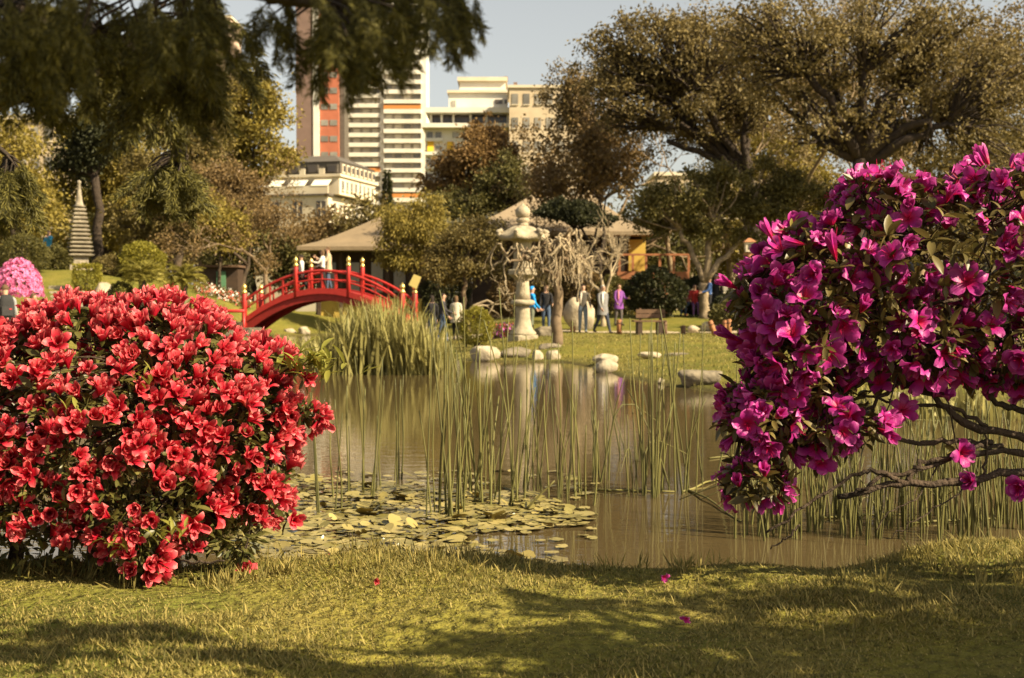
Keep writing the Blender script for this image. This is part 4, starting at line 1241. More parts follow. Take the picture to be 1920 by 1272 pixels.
# background wood: a row of separate trees closing the view
bgs = [(-40, 100, 'dense olive tree closing the view left of the pagoda', lf_olive), (90, 105, 'dense golden tree closing the view behind the pagoda', lf_yellow), (210, 100, 'dense green tree closing the view right of the pagoda', lf_green),
       (330, 108, 'dense olive tree closing the view behind the cycads', lf_olive), (600, 100, 'low brown tree behind the tea house ridge', lf_brown), (690, 98, 'low olive tree at the foot of the white tower', lf_olive),
       (790, 104, 'low dark tree behind the willow', lf_green), (1010, 106, 'low brown tree behind the garden house', lf_brown), (1150, 104, 'low olive tree right of the garden house roof', lf_olive),
       (1240, 100, 'dense green tree behind the balcony', lf_green), (1340, 104, 'dense golden tree behind the pale barked tree', lf_yellow), (1530, 100, 'dense brown tree behind the dark forked trunk', lf_brown),
       (1650, 104, 'dense olive tree right of the dark forked trunk', lf_olive), (1760, 100, 'dense golden tree behind the magenta azalea', lf_yellow), (1880, 106, 'dense green tree behind the far right azalea blossoms', lf_green), (2010, 100, 'dense olive tree in the wood beyond the right azalea branches', lf_olive), (2140, 103, 'dense golden tree at the right end of the wood', lf_yellow), (-170, 103, 'dense green tree at the left end of the wood', lf_green)]
for k, (px, d, lab, lm) in enumerate(bgs):
    top = 395 if 560 < px < 830 else (410 if px in (1010, 1150) else 340)
    tree('background_tree', lab, d, px, [(px, (top + 540) / 2 - 10, 75, (540 - top) / 2), (px + 35, (top + 540) / 2 + 40, 60, 50), (px - 40, (top + 540) / 2 + 40, 60, 50)], lm, nleaf=5000, lsize=.34, trunk_r=.25, fork_py=500, seed=200 + k, group='trees closing the view behind the garden', cl=.3)

# low shrubs
def shp(name, label, px0, px1, y0, y1, d, lm, n, ls, seed, depth=.8, cat='shrub'):
    c = W((px0 + px1) / 2, y1, d); g = gz(c[0], c[1]); c[2] = min(c[2], g)
    w_ = S(px1 - px0, d); h = W(960, y0, d)[2] - c[2]
    return shrub(name, label, c, (w_, w_ * depth, h), lm, n, ls, seed, cat=cat)
shp('clipped_shrub', 'round clipped golden shrub left of the lantern', 860, 926, 576, 614, 37.5, lf_lime, 4200, .06, 31)
shp('dark_shrub', 'broad dark evergreen shrub below the balcony', 1175, 1285, 505, 596, 50, lf_dark, 6000, .13, 32)
shp('dark_shrub', 'dark green layered shrub beside the orange bollards', 1335, 1415, 548, 606, 46, lf_dark, 3500, .11, 33)
shp('dark_shrub', 'low pine shrub beside the orange bollards with lighter tips', 1330, 1400, 568, 612, 44, lf_green, 2600, .1, 34)
shp('dark_shrub', 'dark shrub at the left behind the bridge people', 400, 470, 500, 540, 66, lf_dark, 2500, .14, 35)
shp('dark_shrub', 'dark shrub in the shade under the russet trees', 790, 880, 500, 570, 58, lf_dark, 4500, .13, 36)
shp('dark_shrub', 'dark shrub behind the seated visitors', 1270, 1350, 520, 590, 53, lf_dark, 3500, .13, 37)
shp('round_shrub', 'domed yellow green shrub behind the first cycad', 225, 310, 455, 525, 56, lf_lime, 5200, .1, 38)
shp('round_shrub', 'cloud pruned shrub left of the pagoda base', 78, 135, 462, 520, 56.5, lf_green, 3200, .1, 39)
shp('round_shrub', 'bright green shrub right below the pagoda', 176, 240, 480, 520, 56, lf_olive, 2600, .1, 40)
shp('round_shrub', 'olive mound of shrub behind the pink azalea', 0, 90, 440, 520, 55, lf_green, 4500, .1, 41)
shp('round_shrub', 'low shrub at the foot of the cream boulder', 205, 250, 530, 556, 49, lf_green, 1600, .09, 42)
for k, (a, b_) in enumerate(((1420, 1500), (1490, 1580), (1570, 1660), (1650, 1740), (1730, 1830), (1820, 1930))):
    shp('hedge_shrub', ['olive', 'dark', 'golden', 'dense', 'loose', 'tall'][k] + ' leafy shrub of the hedge glimpsed through the magenta azalea', a, b_, [540, 520, 535, 515, 540, 500][k], 606, 50 + k % 2 * 2, [lf_olive, lf_dark, lf_yellow, lf_green, lf_olive, lf_dark][k], 3200, .13, 50 + k)

def flower_bed(px0, px1, py0, py1, d0, d1, cols, label, n=900, seed=3):
    r = np.random.default_rng(seed)
    b = MB()
    px = r.uniform(px0, px1, n); dd = r.uniform(d0, d1, n)
    x = (px - 960) / FPX * dd; z = hgt(x, dd) + r.random(n) * .35
    pos = np.stack([x, dd, z], -1)
    for k in range(len(cols)):
        s_ = slice(k, None, len(cols)); q = pos[s_]
        b.leaves(q, r.normal(size=q.shape) + [0, 0, .5], .13, .05, mat=k)
    tag(b.build('flower_bed', cols, smooth_shade=False), label, 'flowers', kind='stuff')
m_wpet = mat('white_petal', (.75, .68, .58), rough=.6); m_ppet = mat('violet_petal', (.35, .08, .32), rough=.6); m_rpet = mat('coral_petal', (.55, .12, .08), rough=.6)
flower_bed(365, 470, 0, 0, 56, 60, [lf_green, lf_olive, m_wpet, m_rpet, lf_green], 'mixed flower bed on the lawn behind the bridge foot', 1500)
flower_bed(925, 965, 0, 0, 42.5, 45, [lf_green, m_ppet, lf_olive, m_ppet, m_rpet], 'violet flower bed behind the lantern foot', 700, 4)

# cycads
def cycad(px, base_py, top_py, d, spread_px, label, seed, nf=34):
    r = np.random.default_rng(seed)
    c = W(px, base_py, d); g = gz(c[0], c[1]); c[2] = min(c[2], g) - .05
    root = thing('cycad_palm', label, 'cycad', c)
    crown = W(px + 6, top_py, d)
    b = MB(); tp = bez(c, crown, 0, 9, .03, r)
    b.tube(tp, .13 + .025 * (np.arange(9) % 2), 10); b.build('trunk', m_bark_d, root)
    L_ = S(spread_px, d)
    # one frond mesh, copied
    q = MB()
    t = np.linspace(0, 1, 9)
    ax = np.stack([t * L_ * .95, np.zeros(9), L_ * (.62 * t - .72 * t ** 2.2)], -1)
    q.tube(ax, np.linspace(.015, .004, 9), 3, cap=False)
    k = np.linspace(.12, 1, 30)
    cc = np.stack([np.interp(k, t, ax[:, i_]) for i_ in range(3)], -1)
    for s in (-1, 1):
        dr = np.stack([np.full(30, .55), np.full(30, s * .8), np.full(30, .12)], -1)
        q.leaves(cc, dr, L_ * .30 * np.sin(np.pi * (.12 + .8 * k)), .018)
    fm = q.build('frond', lf_fr, None, False, link=False).data
    for i_ in range(nf):
        a = i_ * 2.4; el = -.35 + 1.25 * (i_ / nf) ** 1.2
        inst('frond', fm, root, crown - c, (0, -el, a), .8 + .3 * r.random())
lf_fr = leafm('cycad_frond', (.14, .125, .02), (.30, .25, .05), tr=.35)
cycad(262, 566, 522, 48.5, 50, 'sago cycad with a tall dark trunk on the mound', 1)
cycad(340, 552, 530, 50, 48, 'shorter sago cycad right of the tall one', 2)

# weeping contorted tree before the lantern
def weeping():
    d = 33.8
    r = np.random.default_rng(9)
    c = gp(1045, d)
    root = thing('weeping_tree', 'weeping contorted leafless tree with curling twigs before the lantern', 'tree', c)
    b = MB()
    p = [c - [0, 0, .1], W(1043, 600, d), W(1048, 560, d), W(1044, 520, d), W(1052, 490, d)]
    t = np.linspace(0, 1, 14); k = np.linspace(0, 1, 5); P = np.array(p)
    tp = np.stack([np.interp(t, k, P[:, i]) for i in range(3)], -1) + r.normal(size=(14, 3)) * .02
    b.tube(tp, np.linspace(.16, .085, 14), 8)
    ends = [(935, 478, .1), (962, 470, .5), (1075, 440, .2), (985, 478, -.3), (1022, 452, -.4), (1040, 446, .3), (1066, 428, -.2), (1086, 452, .4), (1060, 470, -.6), (1094, 482, 0), (955, 492, -.5), (1030, 470, .6)]
    tw = MB()
    for e in ends:
        q = W(e[0], e[1], d + e[2])
        pth = bez(tp[r.integers(10, 14)], q, .18, 12, .10, r)
        pth[1:-1] += r.normal(size=(10, 3)) * .05
        b.tube(pth, np.linspace(.06, .028, 12), 6)
        for s in range(6):
            st = pth[r.integers(4, 12)]
            ang = r.random() * 6.28
            out = np.array([math.cos(ang), math.sin(ang), 0]) * (.12 + .3 * r.random())
            L_ = .5 + 1.0 * r.random()
            n = 12; tt = np.linspace(0, 1, n)[:, None]
            z = .12 * np.sin(tt * 3.1) * (tt < .5) + np.where(tt < .25, tt * .3, .075 - (tt - .25) * L_)
            pp = st + out * np.sqrt(tt) + np.concatenate([np.zeros((n, 2)), z], 1)
            pp[1:] += np.cumsum(r.normal(size=(n - 1, 3)) * np.array([.04, .04, .012]), 0)
            tw.tube(pp, np.linspace(.024, .011, n), 4, cap=False)
            if r.random() < .6:
                o2 = r.normal(size=3) * .12
                pp2 = pp[4:] + np.linspace(0, 1, n - 4)[:, None] * o2
                tw.tube(pp2, np.linspace(.013, .006, n - 4), 3, cap=False)
    b.build('trunk', m_twig, root)
    tw.build('hanging_twigs', m_twig_p, root)
weeping()

# ================================================================== azaleas
def flower_mesh(name, m, Rf=.045, H=.030, open_=1.0, seed=0, inner=0, ruff=.14, cup=.10, wide=.62, petals=5, curl=.35, point=.72):
    r = np.random.default_rng(seed)
    b = MB()
    t = np.array([.06, .34, .62, .86, 1.0]); s = np.array([-1.0, -.45, .45, 1.0]) if inner < 0 else np.array([-1.0, 0.0, 1.0])
    def ring(np_, sc_, op, a0, hz):
        for k in range(np_):
            a = a0 + k * 2 * math.pi / np_ + r.normal() * .10
            sz = sc_ * (.88 + .24 * r.random()); op_ = op * (.85 + .3 * r.random())
            T, Sg = np.meshgrid(t, s, indexing='ij')
            rr = Rf * sz * T ** 1.15 * op_
            w_ = Rf * sz * wide * T ** .7 * (1 - point * T ** 5)
            z = hz + H * sz * (1 - (1 - T) ** 1.5) * (2 - op_) - Rf * curl * op_ * np.clip(T - .55, 0, 1) ** 2 * 2.2
            z = z + cup * Rf * Sg ** 2 * T - Rf * .05 * (1 - Sg ** 2) * T + Rf * ruff * np.sin(Sg * 3.4 + r.random() * 6) * T ** 2 + r.normal(size=T.shape) * Rf * .045 * T
            ca, sa = math.cos(a), math.sin(a)
            x = rr * ca - Sg * w_ * sa; y = rr * sa + Sg * w_ * ca
            v = np.stack([x, y, z], -1).reshape(-1, 3)
            nt, ns = len(t), len(s)
            i = np.arange(nt - 1)[:, None] * ns; j = np.arange(ns - 1)[None, :]
            f = np.stack([i + j, i + ns + j, i + ns + j + 1, i + j + 1], -1).reshape(-1, 4)
            b.add(v, f, col=(T * (1 - .0 * Sg) * (.86 + .14 * Sg ** 2)).ravel())
    ring(petals, 1.0, open_, r.random() * 6, 0)
    if inner > 0:
        ring(inner, .68, open_ * .62, r.random() * 6, Rf * .16)
    # pale filaments
    for k in range(4):
        a = r.random() * 6.28; q = Rf * .25
        b.tube([(0, 0, 0), (q * math.cos(a) * .5, q * math.sin(a) * .5, H * .9), (q * math.cos(a), q * math.sin(a), H * 1.7)], [.0009, .0008, .0006], 3, cap=False)
    return b.build(name, m, None, True, colattr=True, link=False).data

def leaf_mesh(m, L_=.05, w_=.0095, seed=0):
    r = np.random.default_rng(seed)
    b = MB()
    t = np.linspace(0, 1, 5); sg = np.array([-1, 0, 1])
    T, Sg = np.meshgrid(t, sg, indexing='ij')
    wd = w_ * np.sin(np.pi * np.clip(T * .94 + .03, 0, 1)) ** .8
    x = T * L_; y = Sg * wd; z = np.abs(Sg) * wd * .35 - L_ * .25 * T ** 2 * (.5 + r.random()) + .1 * L_ * T
    i = np.arange(4)[:, None] * 3; j = np.arange(2)[None, :]
    b.add(np.stack([x, y, z], -1).reshape(-1, 3), np.stack([i + j, i + 3 + j, i + 3 + j + 1, i + j + 1], -1).reshape(-1, 4))
    return b.build('leaf', m, None, True, link=False).data

def xform_add(b, me, M3, loc, colattr=False, cache={}):
    """adds a transformed copy of a mesh to a builder (for the joined remainder)"""
    k = me.name
    if k not in cache:
        v = np.zeros(len(me.vertices) * 3, np.float32); me.vertices.foreach_get('co', v)
        faces = np.array([tuple(p.vertices) for p in me.polygons if len(p.vertices) == 4])
        c = np.zeros(len(me.vertices), np.float32)
        if 'pt' in me.attributes: me.attributes['pt'].data.foreach_get('value', c)
        cache[k] = (v.reshape(-1, 3).astype(float), faces, c)
    v, f, c = cache[k]
    b.add(v @ np.array(M3).T + loc, f, col=c)

def basis(axis, spin):
    z = Vector(axis).normalized()
    q = z.to_track_quat('Z', 'Y')
    return q.to_matrix() @ Matrix.Rotation(spin, 3, 'Z')

def azalea(name, label, root_pos, lobes, nflo, fmeshes, lm, seed, trunks, min_d=.038, dens=None, nwhorl=300, inner_leaf=5200, up=.45, jit=.45, leafL=.05, main=26, sunward=.25, flower_depth=.12, leaf_s=1.0, zmin=.5, extra_branches=(), twig_r=1.0, solo=(), root_on_branches=False):
    r = np.random.default_rng(seed)
    root = thing(name, label, 'azalea', root_pos)
    ro = np.array(root_pos, float)
    C = np.array([l[0] for l in lobes]); Rr = np.array([l[1] for l in lobes])
    wt = np.array([l[2] if len(l) > 2 else 1.0 for l in lobes])
    area = (Rr[:, 0] * Rr[:, 2] + Rr[:, 1] * Rr[:, 2] + Rr[:, 0] * Rr[:, 1])
    def samp(n, wts, lo=.9, hi=1.04, zbias=0.0, dens=None):
        p = area * wts; p = p / p.sum()
        out = np.zeros((0, 3)); nor = np.zeros((0, 3))
        for _ in range(30):
            m_ = n * 4
            k = r.choice(len(lobes), m_, p=p)
            u = r.normal(size=(m_, 3)); u[:, 2] += zbias; u /= np.linalg.norm(u, axis=1)[:, None]
            q = lo + (hi - lo) * r.random(m_)
            pt = C[k] + Rr[k] * u * q[:, None]
            e = (((pt[:, None] - C[None]) / Rr[None]) ** 2).sum(-1); e[np.arange(m_), k] = 9
            ok = (pt[:, 2] > .49) & ~(e < .80).any(1)
            if dens is not None: ok &= r.random(m_) < np.array([dens(x_) for x_ in pt])
            nn = u / Rr[k]; nn /= np.linalg.norm(nn, axis=1)[:, None]
            out = np.concatenate([out, pt[ok]]); nor = np.concatenate([nor, nn[ok]])
            if len(out) >= n: break
        out = out[:n]; nor = nor[:n]
        return np.array(out), np.array(nor)
    cand, cn = samp(nflo * 3, wt, 1 - flower_depth, 1.04, dens=dens)
    keep = []; grid = {}
    for i in range(len(cand)):
        if len(keep) >= nflo: break
        key = tuple(np.floor(cand[i] / min_d).astype(int)); ok = True
        for dx in (-1, 0, 1):
            for dy in (-1, 0, 1):
                for dz in (-1, 0, 1):
                    for jx in grid.get((key[0] + dx, key[1] + dy, key[2] + dz), ()):
                        if ((cand[jx] - cand[i]) ** 2).sum() < min_d ** 2: ok = False
        if ok:
            keep.append(i); grid.setdefault(key, []).append(i)
    P = cand[keep]; Nn = cn[keep]
    if len(solo):
        P = np.concatenate([P, np.array([q[0] for q in solo])]); Nn = np.concatenate([Nn, np.array([q[1] for q in solo])])
    ax = Nn + np.array([0, 0, up]) + r.normal(size=P.shape) * jit + np.array(sun_dir) * sunward
    ax /= np.linalg.norm(ax, axis=1)[:, None]
    # which flowers show largest: facing the viewer's side and near
    score = np.linalg.norm(P - np.array([0, 0, CAMZ]), axis=1) - .5 * (Nn @ np.array([0, -1, 0]))
    inview = np.abs(P[:, 0]) < P[:, 1] * .43
    score = score + np.where(inview, 0, 5)
    order = np.argsort(score)
    rest = MB()
    for rank, i in enumerate(order):
        M3 = basis(ax[i], r.random() * 6.28); s = .82 + .36 * r.random()
        me = fmeshes[r.integers(len(fmeshes))]
        if rank < 298:
            inst('flower', me, root, P[i] - ro, M3.to_euler(), s)
        else:
            xform_add(rest, me, np.array(M3) * s, P[i])
    if rest.n:
        o = rest.build('flowers_behind', fmeshes[0].materials[0], root, colattr=True); o['kind'] = 'stuff'
    # leaf whorls: one below each flower group and many between
    extra_p, extra_n = samp(nwhorl, wt, .80, 1.03)
    wp = np.concatenate([P[::2] - ax[::2] * .022, extra_p]); wn_ = np.concatenate([ax[::2], extra_n + np.array([0, 0, .35])])
    lms = [leaf_mesh(lm, leafL * (.8 + .15 * k), leafL * (.17 + .02 * k), k) for k in range(3)]
    LP = []; LD = []
    for p, n_ in zip(wp, wn_):
        M3 = np.array(basis(n_, r.random() * 6.28))
        for k in range(r.integers(4, 7)):
            a = k * 1.15 + r.normal() * .3; el = .15 + .5 * r.random()
            d_ = M3 @ np.array([math.cos(a) * math.cos(el), math.sin(a) * math.cos(el), math.sin(el)])
            LP.append(p); LD.append(d_)
    LP = np.array(LP); LD = np.array(LD)
    sc_ = np.linalg.norm(LP - np.array([0, 0, CAMZ]), axis=1) + np.where(np.abs(LP[:, 0]) < LP[:, 1] * .42, 0, 5) + np.where(np.arange(len(LP)) < len(P) * 2.5, .25, 0)
    od = np.argsort(sc_)
    lb = MB()
    for rank, i in enumerate(od):
        d_ = Vector(LD[i]); q = d_.to_track_quat('X', 'Z').to_matrix() @ Matrix.Rotation(r.normal() * .5, 3, 'X'); s = leaf_s * (.65 + .6 * r.random())
        me = lms[r.integers(3)]
        if rank < 298:
            inst('leaf', me, root, LP[i] - ro, q.to_euler(), s)
        else:
            xform_add(lb, me, np.array(q) * s, LP[i])
    # inner leaves
    ip, inn = samp(inner_leaf, wt, .45, .93)
    o = lb.build('leaves_behind', lm, root); o['kind'] = 'stuff'
    ib = MB(); ib.leaves(ip, inn + r.normal(size=ip.shape) * .8, leafL * (.6 + .5 * r.random(len(ip))), leafL * .17)
    o = ib.build('inner_leaves', lm, root, smooth_shade=False); o['kind'] = 'stuff'
    # branches
    bb = MB()
    mains = []
    broots = None
    if root_on_branches:
        broots = np.concatenate([np.stack([np.interp(np.linspace(0, 1, 12), np.linspace(0, 1, len(q_[0])), np.array(q_[0])[:, i_]) for i_ in range(3)], -1) for q_ in extra_branches])
    mp, mn = samp(main, wt, .45, .72)
    for q in mp:
        t0 = broots[np.argmin(((broots - q) ** 2).sum(1))] if broots is not None else np.array(trunks[np.argmin([((np.array(t_) - q)[:2] ** 2).sum() * .3 + r.random() * .1 for t_ in trunks])])
        pth = bez(t0, q, .12, 9, .07, r)
        rad = np.linspace(.016, .006, 9) * twig_r
        MB().tube(pth, rad, 6).build('stem', m_azbark, root); mains += list(pth[4:])
    mains = np.array(mains)
    tb = MB()
    for p in np.concatenate([P[::3], extra_p[::2]]):
        q = mains[np.argmin(((mains - p) ** 2).sum(1) + r.random(len(mains)) * .004)]
        tb.tube(bez(q, p, .05, 5, .06, r), np.linspace(.0042, .0018, 5), 4, cap=False)
    for pts, r0, r1 in extra_branches:
        pts = np.array(pts, float); n = max(10, len(pts) * 5)
        k = np.linspace(0, 1, len(pts)); t = np.linspace(0, 1, n)
        pp = np.stack([np.interp(t, k, pts[:, i_]) for i_ in range(3)], -1)
        for _ in range(3): pp[1:-1] = (pp[:-2] + 2 * pp[1:-1] + pp[2:]) / 4
        pp[1:-1] += r.normal(size=(n - 2, 3)) * .004
        o = MB().tube(pp, np.linspace(r0, r1, n) * (1 + .08 * r.normal(size=n)), 8).build('branch', m_azbark, root)
    for k, t_ in enumerate(trunks):
        t_ = np.array(t_); g = np.array([t_[0], t_[1], gz(t_[0], t_[1]) - .05])
        MB().tube([g, (g + t_) / 2 + r.normal(size=3) * .015, t_], np.array([.03, .026, .022]) * max(twig_r, .9), 8).build('trunk', m_azbark, root)
    o = tb.build('twigs', m_azbark, root); o['kind'] = 'stuff'
    return root

red_f = [flower_mesh('flower', pm_red, .046, .040, .60 + .10 * k, 300 + k, inner=5, ruff=.20, cup=.24, wide=.40, curl=.5, point=.93) for k in range(5)]
mag_f = [flower_mesh('flower', pm_mag, .046, .032, .86 + .09 * k, 400 + k, inner=0 if k % 2 else 3, ruff=.27, cup=.08, wide=.64, curl=.4, point=.85) for k in range(4)]
mag_f.append(flower_mesh('flower', pm_mag, .030, .044, .45, 410, inner=0, ruff=.1, cup=.3, wide=.7))

def L_(px, py, d, rx, ry, rz, w_=1.0):
    return (W(px, py, d), np.array([S(rx, d), ry, S(rz, d)]), w_)
RD = 4.45
red_lobes = [L_(190, 808, RD, 322, .50, 228), L_(330, 720, RD - .08, 130, .28, 130), L_(130, 715, RD, 150, .34, 118), L_(430, 800, RD - .10, 115, .26, 130), L_(-150, 840, RD, 250, .45, 190),
             L_(300, 640, RD + .05, 110, .26, 75), L_(480, 700, RD - .05, 70, .14, 45), L_(480, 900, RD - .12, 65, .18, 75), L_(280, 930, RD - .28, 130, .22, 110), L_(60, 930, RD - .22, 140, .24, 100),
             L_(560, 775, RD - .12, 45, .07, 20), L_(140, 618, RD + .02, 80, .22, 42), L_(120, 1005, RD, 350, .42, 75, .7), L_(268, 1030, RD - .42, 36, .06, 50, 2.6), L_(440, 1010, RD - .25, 50, .1, 40, 1.0), L_(20, 850, RD - .2, 150, .26, 120)]
def red_dens(p):
    # thin lower skirt with leaves and stems, dense top
    g = p[2] - .47
    low = np.clip((g - .06) / .20, .12, 1.0)
    hole = 1 - .75 * math.exp(-((p[0] - W(170, 900, RD)[0]) / .12) ** 2 - ((p[2] - W(170, 900, RD)[2]) / .09) ** 2)
    hole *= 1 - .8 * math.exp(-((p[0] - W(430, 985, RD)[0]) / .13) ** 2 - ((p[2] - W(430, 985, RD)[2]) / .06) ** 2)
    if p[1] < 4.2 and abs(p[0] - W(265, 1035, RD - .42)[0]) < .09: return 1.0
    return low * hole
rbase = W(180, 1040, RD); rbase[2] = gz(rbase[0], rbase[1])
tr = [np.array([rbase[0] + a, RD + b_, rbase[2] + .12]) for a, b_ in ((0, 0), (-.12, .05), (.13, -.02), (-.3, .02), (.25, .08), (-.55, .05))]
azalea('azalea_bush', 'wide mounded azalea covered with red blossoms on the bank', rbase, red_lobes, 1250, red_f, lf_az, 1, tr, min_d=.027, dens=red_dens, nwhorl=330, inner_leaf=9000, up=.35, jit=.42,
       extra_branches=[([W(185, 960, RD - .25), W(200, 900, RD - .28), W(190, 840, RD - .25), W(230, 790, RD - .2)], .011, .005), ([W(160, 985, RD - .2), W(120, 920, RD - .25), W(60, 880, RD - .25)], .009, .004),
                       ([W(300, 1040, RD - .3), W(360, 1055, RD - .42), W(420, 1052, RD - .45)], .005, .003), ([W(420, 780, RD - .05), W(520, 800, RD - .1), W(570, 770, RD - .12)], .007, .003), ([W(420, 720, RD - .05), W(520, 705, RD - .1), W(590, 690, RD - .12)], .006, .003)],
       solo=[(W(572, 712, RD - .12), np.array([.2, -.5, .2])), (W(585, 775, RD - .14), np.array([.5, -.5, .3])), (W(545, 975, RD - .15), np.array([.4, -.6, -.3])), (W(545, 770, RD - .12), np.array([.0, -.6, .5]))])

MD = 4.05
mag_lobes = [L_(1560, 540, MD, 150, .28, 130), L_(1700, 480, MD, 170, .32, 140, .8), L_(1860, 480, MD, 170, .34, 150, .6), L_(1500, 640, MD - .05, 110, .24, 130), L_(1700, 620, MD, 160, .30, 100, .8), L_(1870, 640, MD + .02, 120, .30, 90, .7),
             L_(1430, 780, MD - .08, 75, .17, 70), L_(1560, 790, MD - .05, 100, .20, 60, .7), L_(1420, 905, MD - .10, 62, .13, 40), L_(2050, 600, MD + .1, 180, .4, 220, .6), L_(1640, 380, MD, 70, .18, 55), L_(1860, 360, MD, 90, .22, 45), L_(1440, 570, MD - .04, 60, .16, 80)]
def mag_dens(p):
    # blossom heavy at the left, more leaves at the top right
    px = 960 + p[0] / p[1] * FPX; py = 570 - (p[2] - CAMZ) / p[1] * FPX
    a = 1.0
    if px > 1620 and 380 < py < 640: a *= .42
    if py > 700 and px > 1600: a *= .3
    return a
mb_ = np.array([xpx(2120, MD + .1), MD + .1, 0]); mb_[2] = gz(mb_[0], mb_[1])
tr2 = [np.array([mb_[0] + a, mb_[1] + b_, mb_[2] + .18]) for a, b_ in ((0, 0), (-.1, .1), (.1, -.05))]
D = MD
def PW(*l): return [W(a, b_, c) for a, b_, c in l]
eb = [(PW((2100, 900, D + .05), (2000, 760, D), (1900, 640, D), (1800, 560, D), (1720, 470, D), (1650, 400, D)), .014, .005), (PW((2100, 850, D + .1), (2000, 640, D + .05), (1920, 520, D), (1870, 420, D)), .013, .005), (PW((1800, 560, D), (1680, 580, D), (1590, 560, D), (1500, 540, D)), .007, .003),
      (PW((2080, 960, D), (1920, 880, D - .05), (1800, 905, D - .1), (1680, 905, D - .12), (1570, 932, D - .12)), .016, .008),
      (PW((1700, 905, D - .12), (1640, 880, D - .14), (1600, 890, D - .14), (1520, 940, D - .15), (1435, 1000, D - .15)), .008, .0035),
      (PW((2080, 900, D), (1920, 815, D - .05), (1820, 800, D - .08), (1740, 735, D - .1), (1660, 690, D - .1), (1560, 660, D - .08)), .015, .006),
      (PW((2050, 850, D + .05), (1930, 770, D), (1860, 760, D - .04), (1845, 680, D - .05), (1830, 640, D - .05)), .012, .006),
      (PW((1860, 830, D - .05), (1780, 830, D - .08), (1690, 830, D - .1), (1620, 790, D - .1), (1500, 840, D - .1)), .010, .004),
      (PW((1890, 700, D - .02), (1800, 675, D - .06), (1740, 665, D - .08), (1650, 700, D - .1)), .008, .004),
      (PW((1700, 905, D - .12), (1720, 870, D - .12), (1790, 850, D - .1), (1880, 835, D - .05)), .009, .006),
      (PW((1660, 690, D - .1), (1560, 760, D - .1), (1480, 850, D - .12), (1430, 900, D - .12)), .006, .003),
      (PW((1560, 660, D - .08), (1480, 640, D - .08), (1420, 690, D - .08)), .005, .0025),
      (PW((1500, 985, D - .15), (1475, 1010, D - .15), (1445, 1030, D - .15)), .004, .002),
      (PW((1620, 560, D), (1500, 530, D), (1420, 510, D - .02), (1385, 520, D - .03)), .006, .002),
      (PW((1590, 505, D), (1470, 500, D), (1395, 505, D - .02)), .004, .0015),
      (PW((2060, 930, D), (1930, 850, D - .03), (1850, 845, D - .06), (1760, 870, D - .1), (1640, 900, D - .14), (1600, 930, D - .14)), .011, .005),
      (PW((2060, 800, D + .03), (1930, 720, D), (1850, 700, D - .04), (1760, 690, D - .08), (1680, 720, D - .1), (1600, 790, D - .12), (1540, 860, D - .12)), .011, .004),
      (PW((1850, 800, D - .07), (1780, 760, D - .08), (1700, 760, D - .1), (1620, 740, D - .1), (1540, 770, D - .1)), .007, .003),
      (PW((1900, 640, D), (1830, 620, D - .05), (1740, 640, D - .08), (1670, 620, D - .1), (1600, 640, D - .1)), .007, .003),
      (PW((1760, 870, D - .1), (1720, 940, D - .12), (1660, 960, D - .14), (1640, 1000, D - .15)), .003, .0015),
      (PW((1830, 905, D - .08), (1760, 950, D - .1), (1700, 990, D - .12), (1660, 1010, D - .13)), .003, .0012),
      (PW((1500, 840, D - .1), (1440, 850, D - .12), (1390, 860, D - .12), (1350, 850, D - .12)), .003, .0015),
      (PW((1830, 910, D - .09), (1850, 880, D - .08), (1850, 800, D - .07)), .006, .003)]
eb = [([tr2[k % 3] - np.array([0, 0, .06])] + list(q[0]), q[1] * 1.25, q[2]) if q[0][0][0] > xpx(2030, D) else q for k, q in enumerate(eb)]
azalea('azalea_bush', 'arching azalea with magenta blossoms and bare crooked branches over the water', mb_, mag_lobes, 560, mag_f, lf_az2, 2, tr2, min_d=.041, dens=mag_dens, nwhorl=560, inner_leaf=3600, up=.12, jit=.6,
       extra_branches=eb, leafL=.054, main=34, flower_depth=.35, sunward=.1, twig_r=.45, root_on_branches=True,
       solo=[(W(1800, 850, D - .1), np.array([-.1, -.7, .1])), (W(1825, 905, D - .1), np.array([0, -.5, -.6])), (W(1690, 770, D - .12), np.array([-.3, -.7, 0])), (W(1760, 745, D - .1), np.array([.2, -.7, .2])),
             (W(1360, 755, D - .1), np.array([-.8, -.3, .3])), (W(1790, 690, D), np.array([0, -1, .1])), (W(1850, 720, D), np.array([.2, -1, 0])), (W(1905, 720, D), np.array([.2, -1, 0])), (W(1650, 720, D - .1), np.array([0, -1, 0])),
             (W(1910, 910, D - .05), np.array([0, -.6, -.4])), (W(1535, 870, D - .1), np.array([-.2, -.7, -.2]))])

# leafy shoots that stand out of both bushes
def shoot(px, py, d, n, Lf, m, label, base, seed, up=(0, 0, 1), spread=.09):
    r = np.random.default_rng(seed)
    p = W(px, py, d); b0 = W(base[0], base[1], base[2])
    root = thing('azalea_shoot', label, 'shoot', b0)
    MB().tube(bez(b0, p, .1, 6, .04, r), np.linspace(.004, .002, 6), 5).build('stem', m_azbark, root)
    lmz = leaf_mesh(m, Lf, Lf * .14, seed)
    for k in range(n):
        a = r.random() * 6.28; el = .1 + .9 * r.random()
        d_ = Vector((math.cos(a) * math.cos(el), math.sin(a) * math.cos(el), math.sin(el))) + Vector(up) * .4
        inst('leaf', lmz, root, p - b0 + r.normal(size=3) * np.array([spread, spread * .5, spread * .5]) * .4 - np.array([0, 0, .01]), d_.to_track_quat('X', 'Z').to_euler(), .7 + .5 * r.random())
lf_shoot = leafm('young_leaf', (.17, .18, .025), (.33, .30, .06), tr=.4)
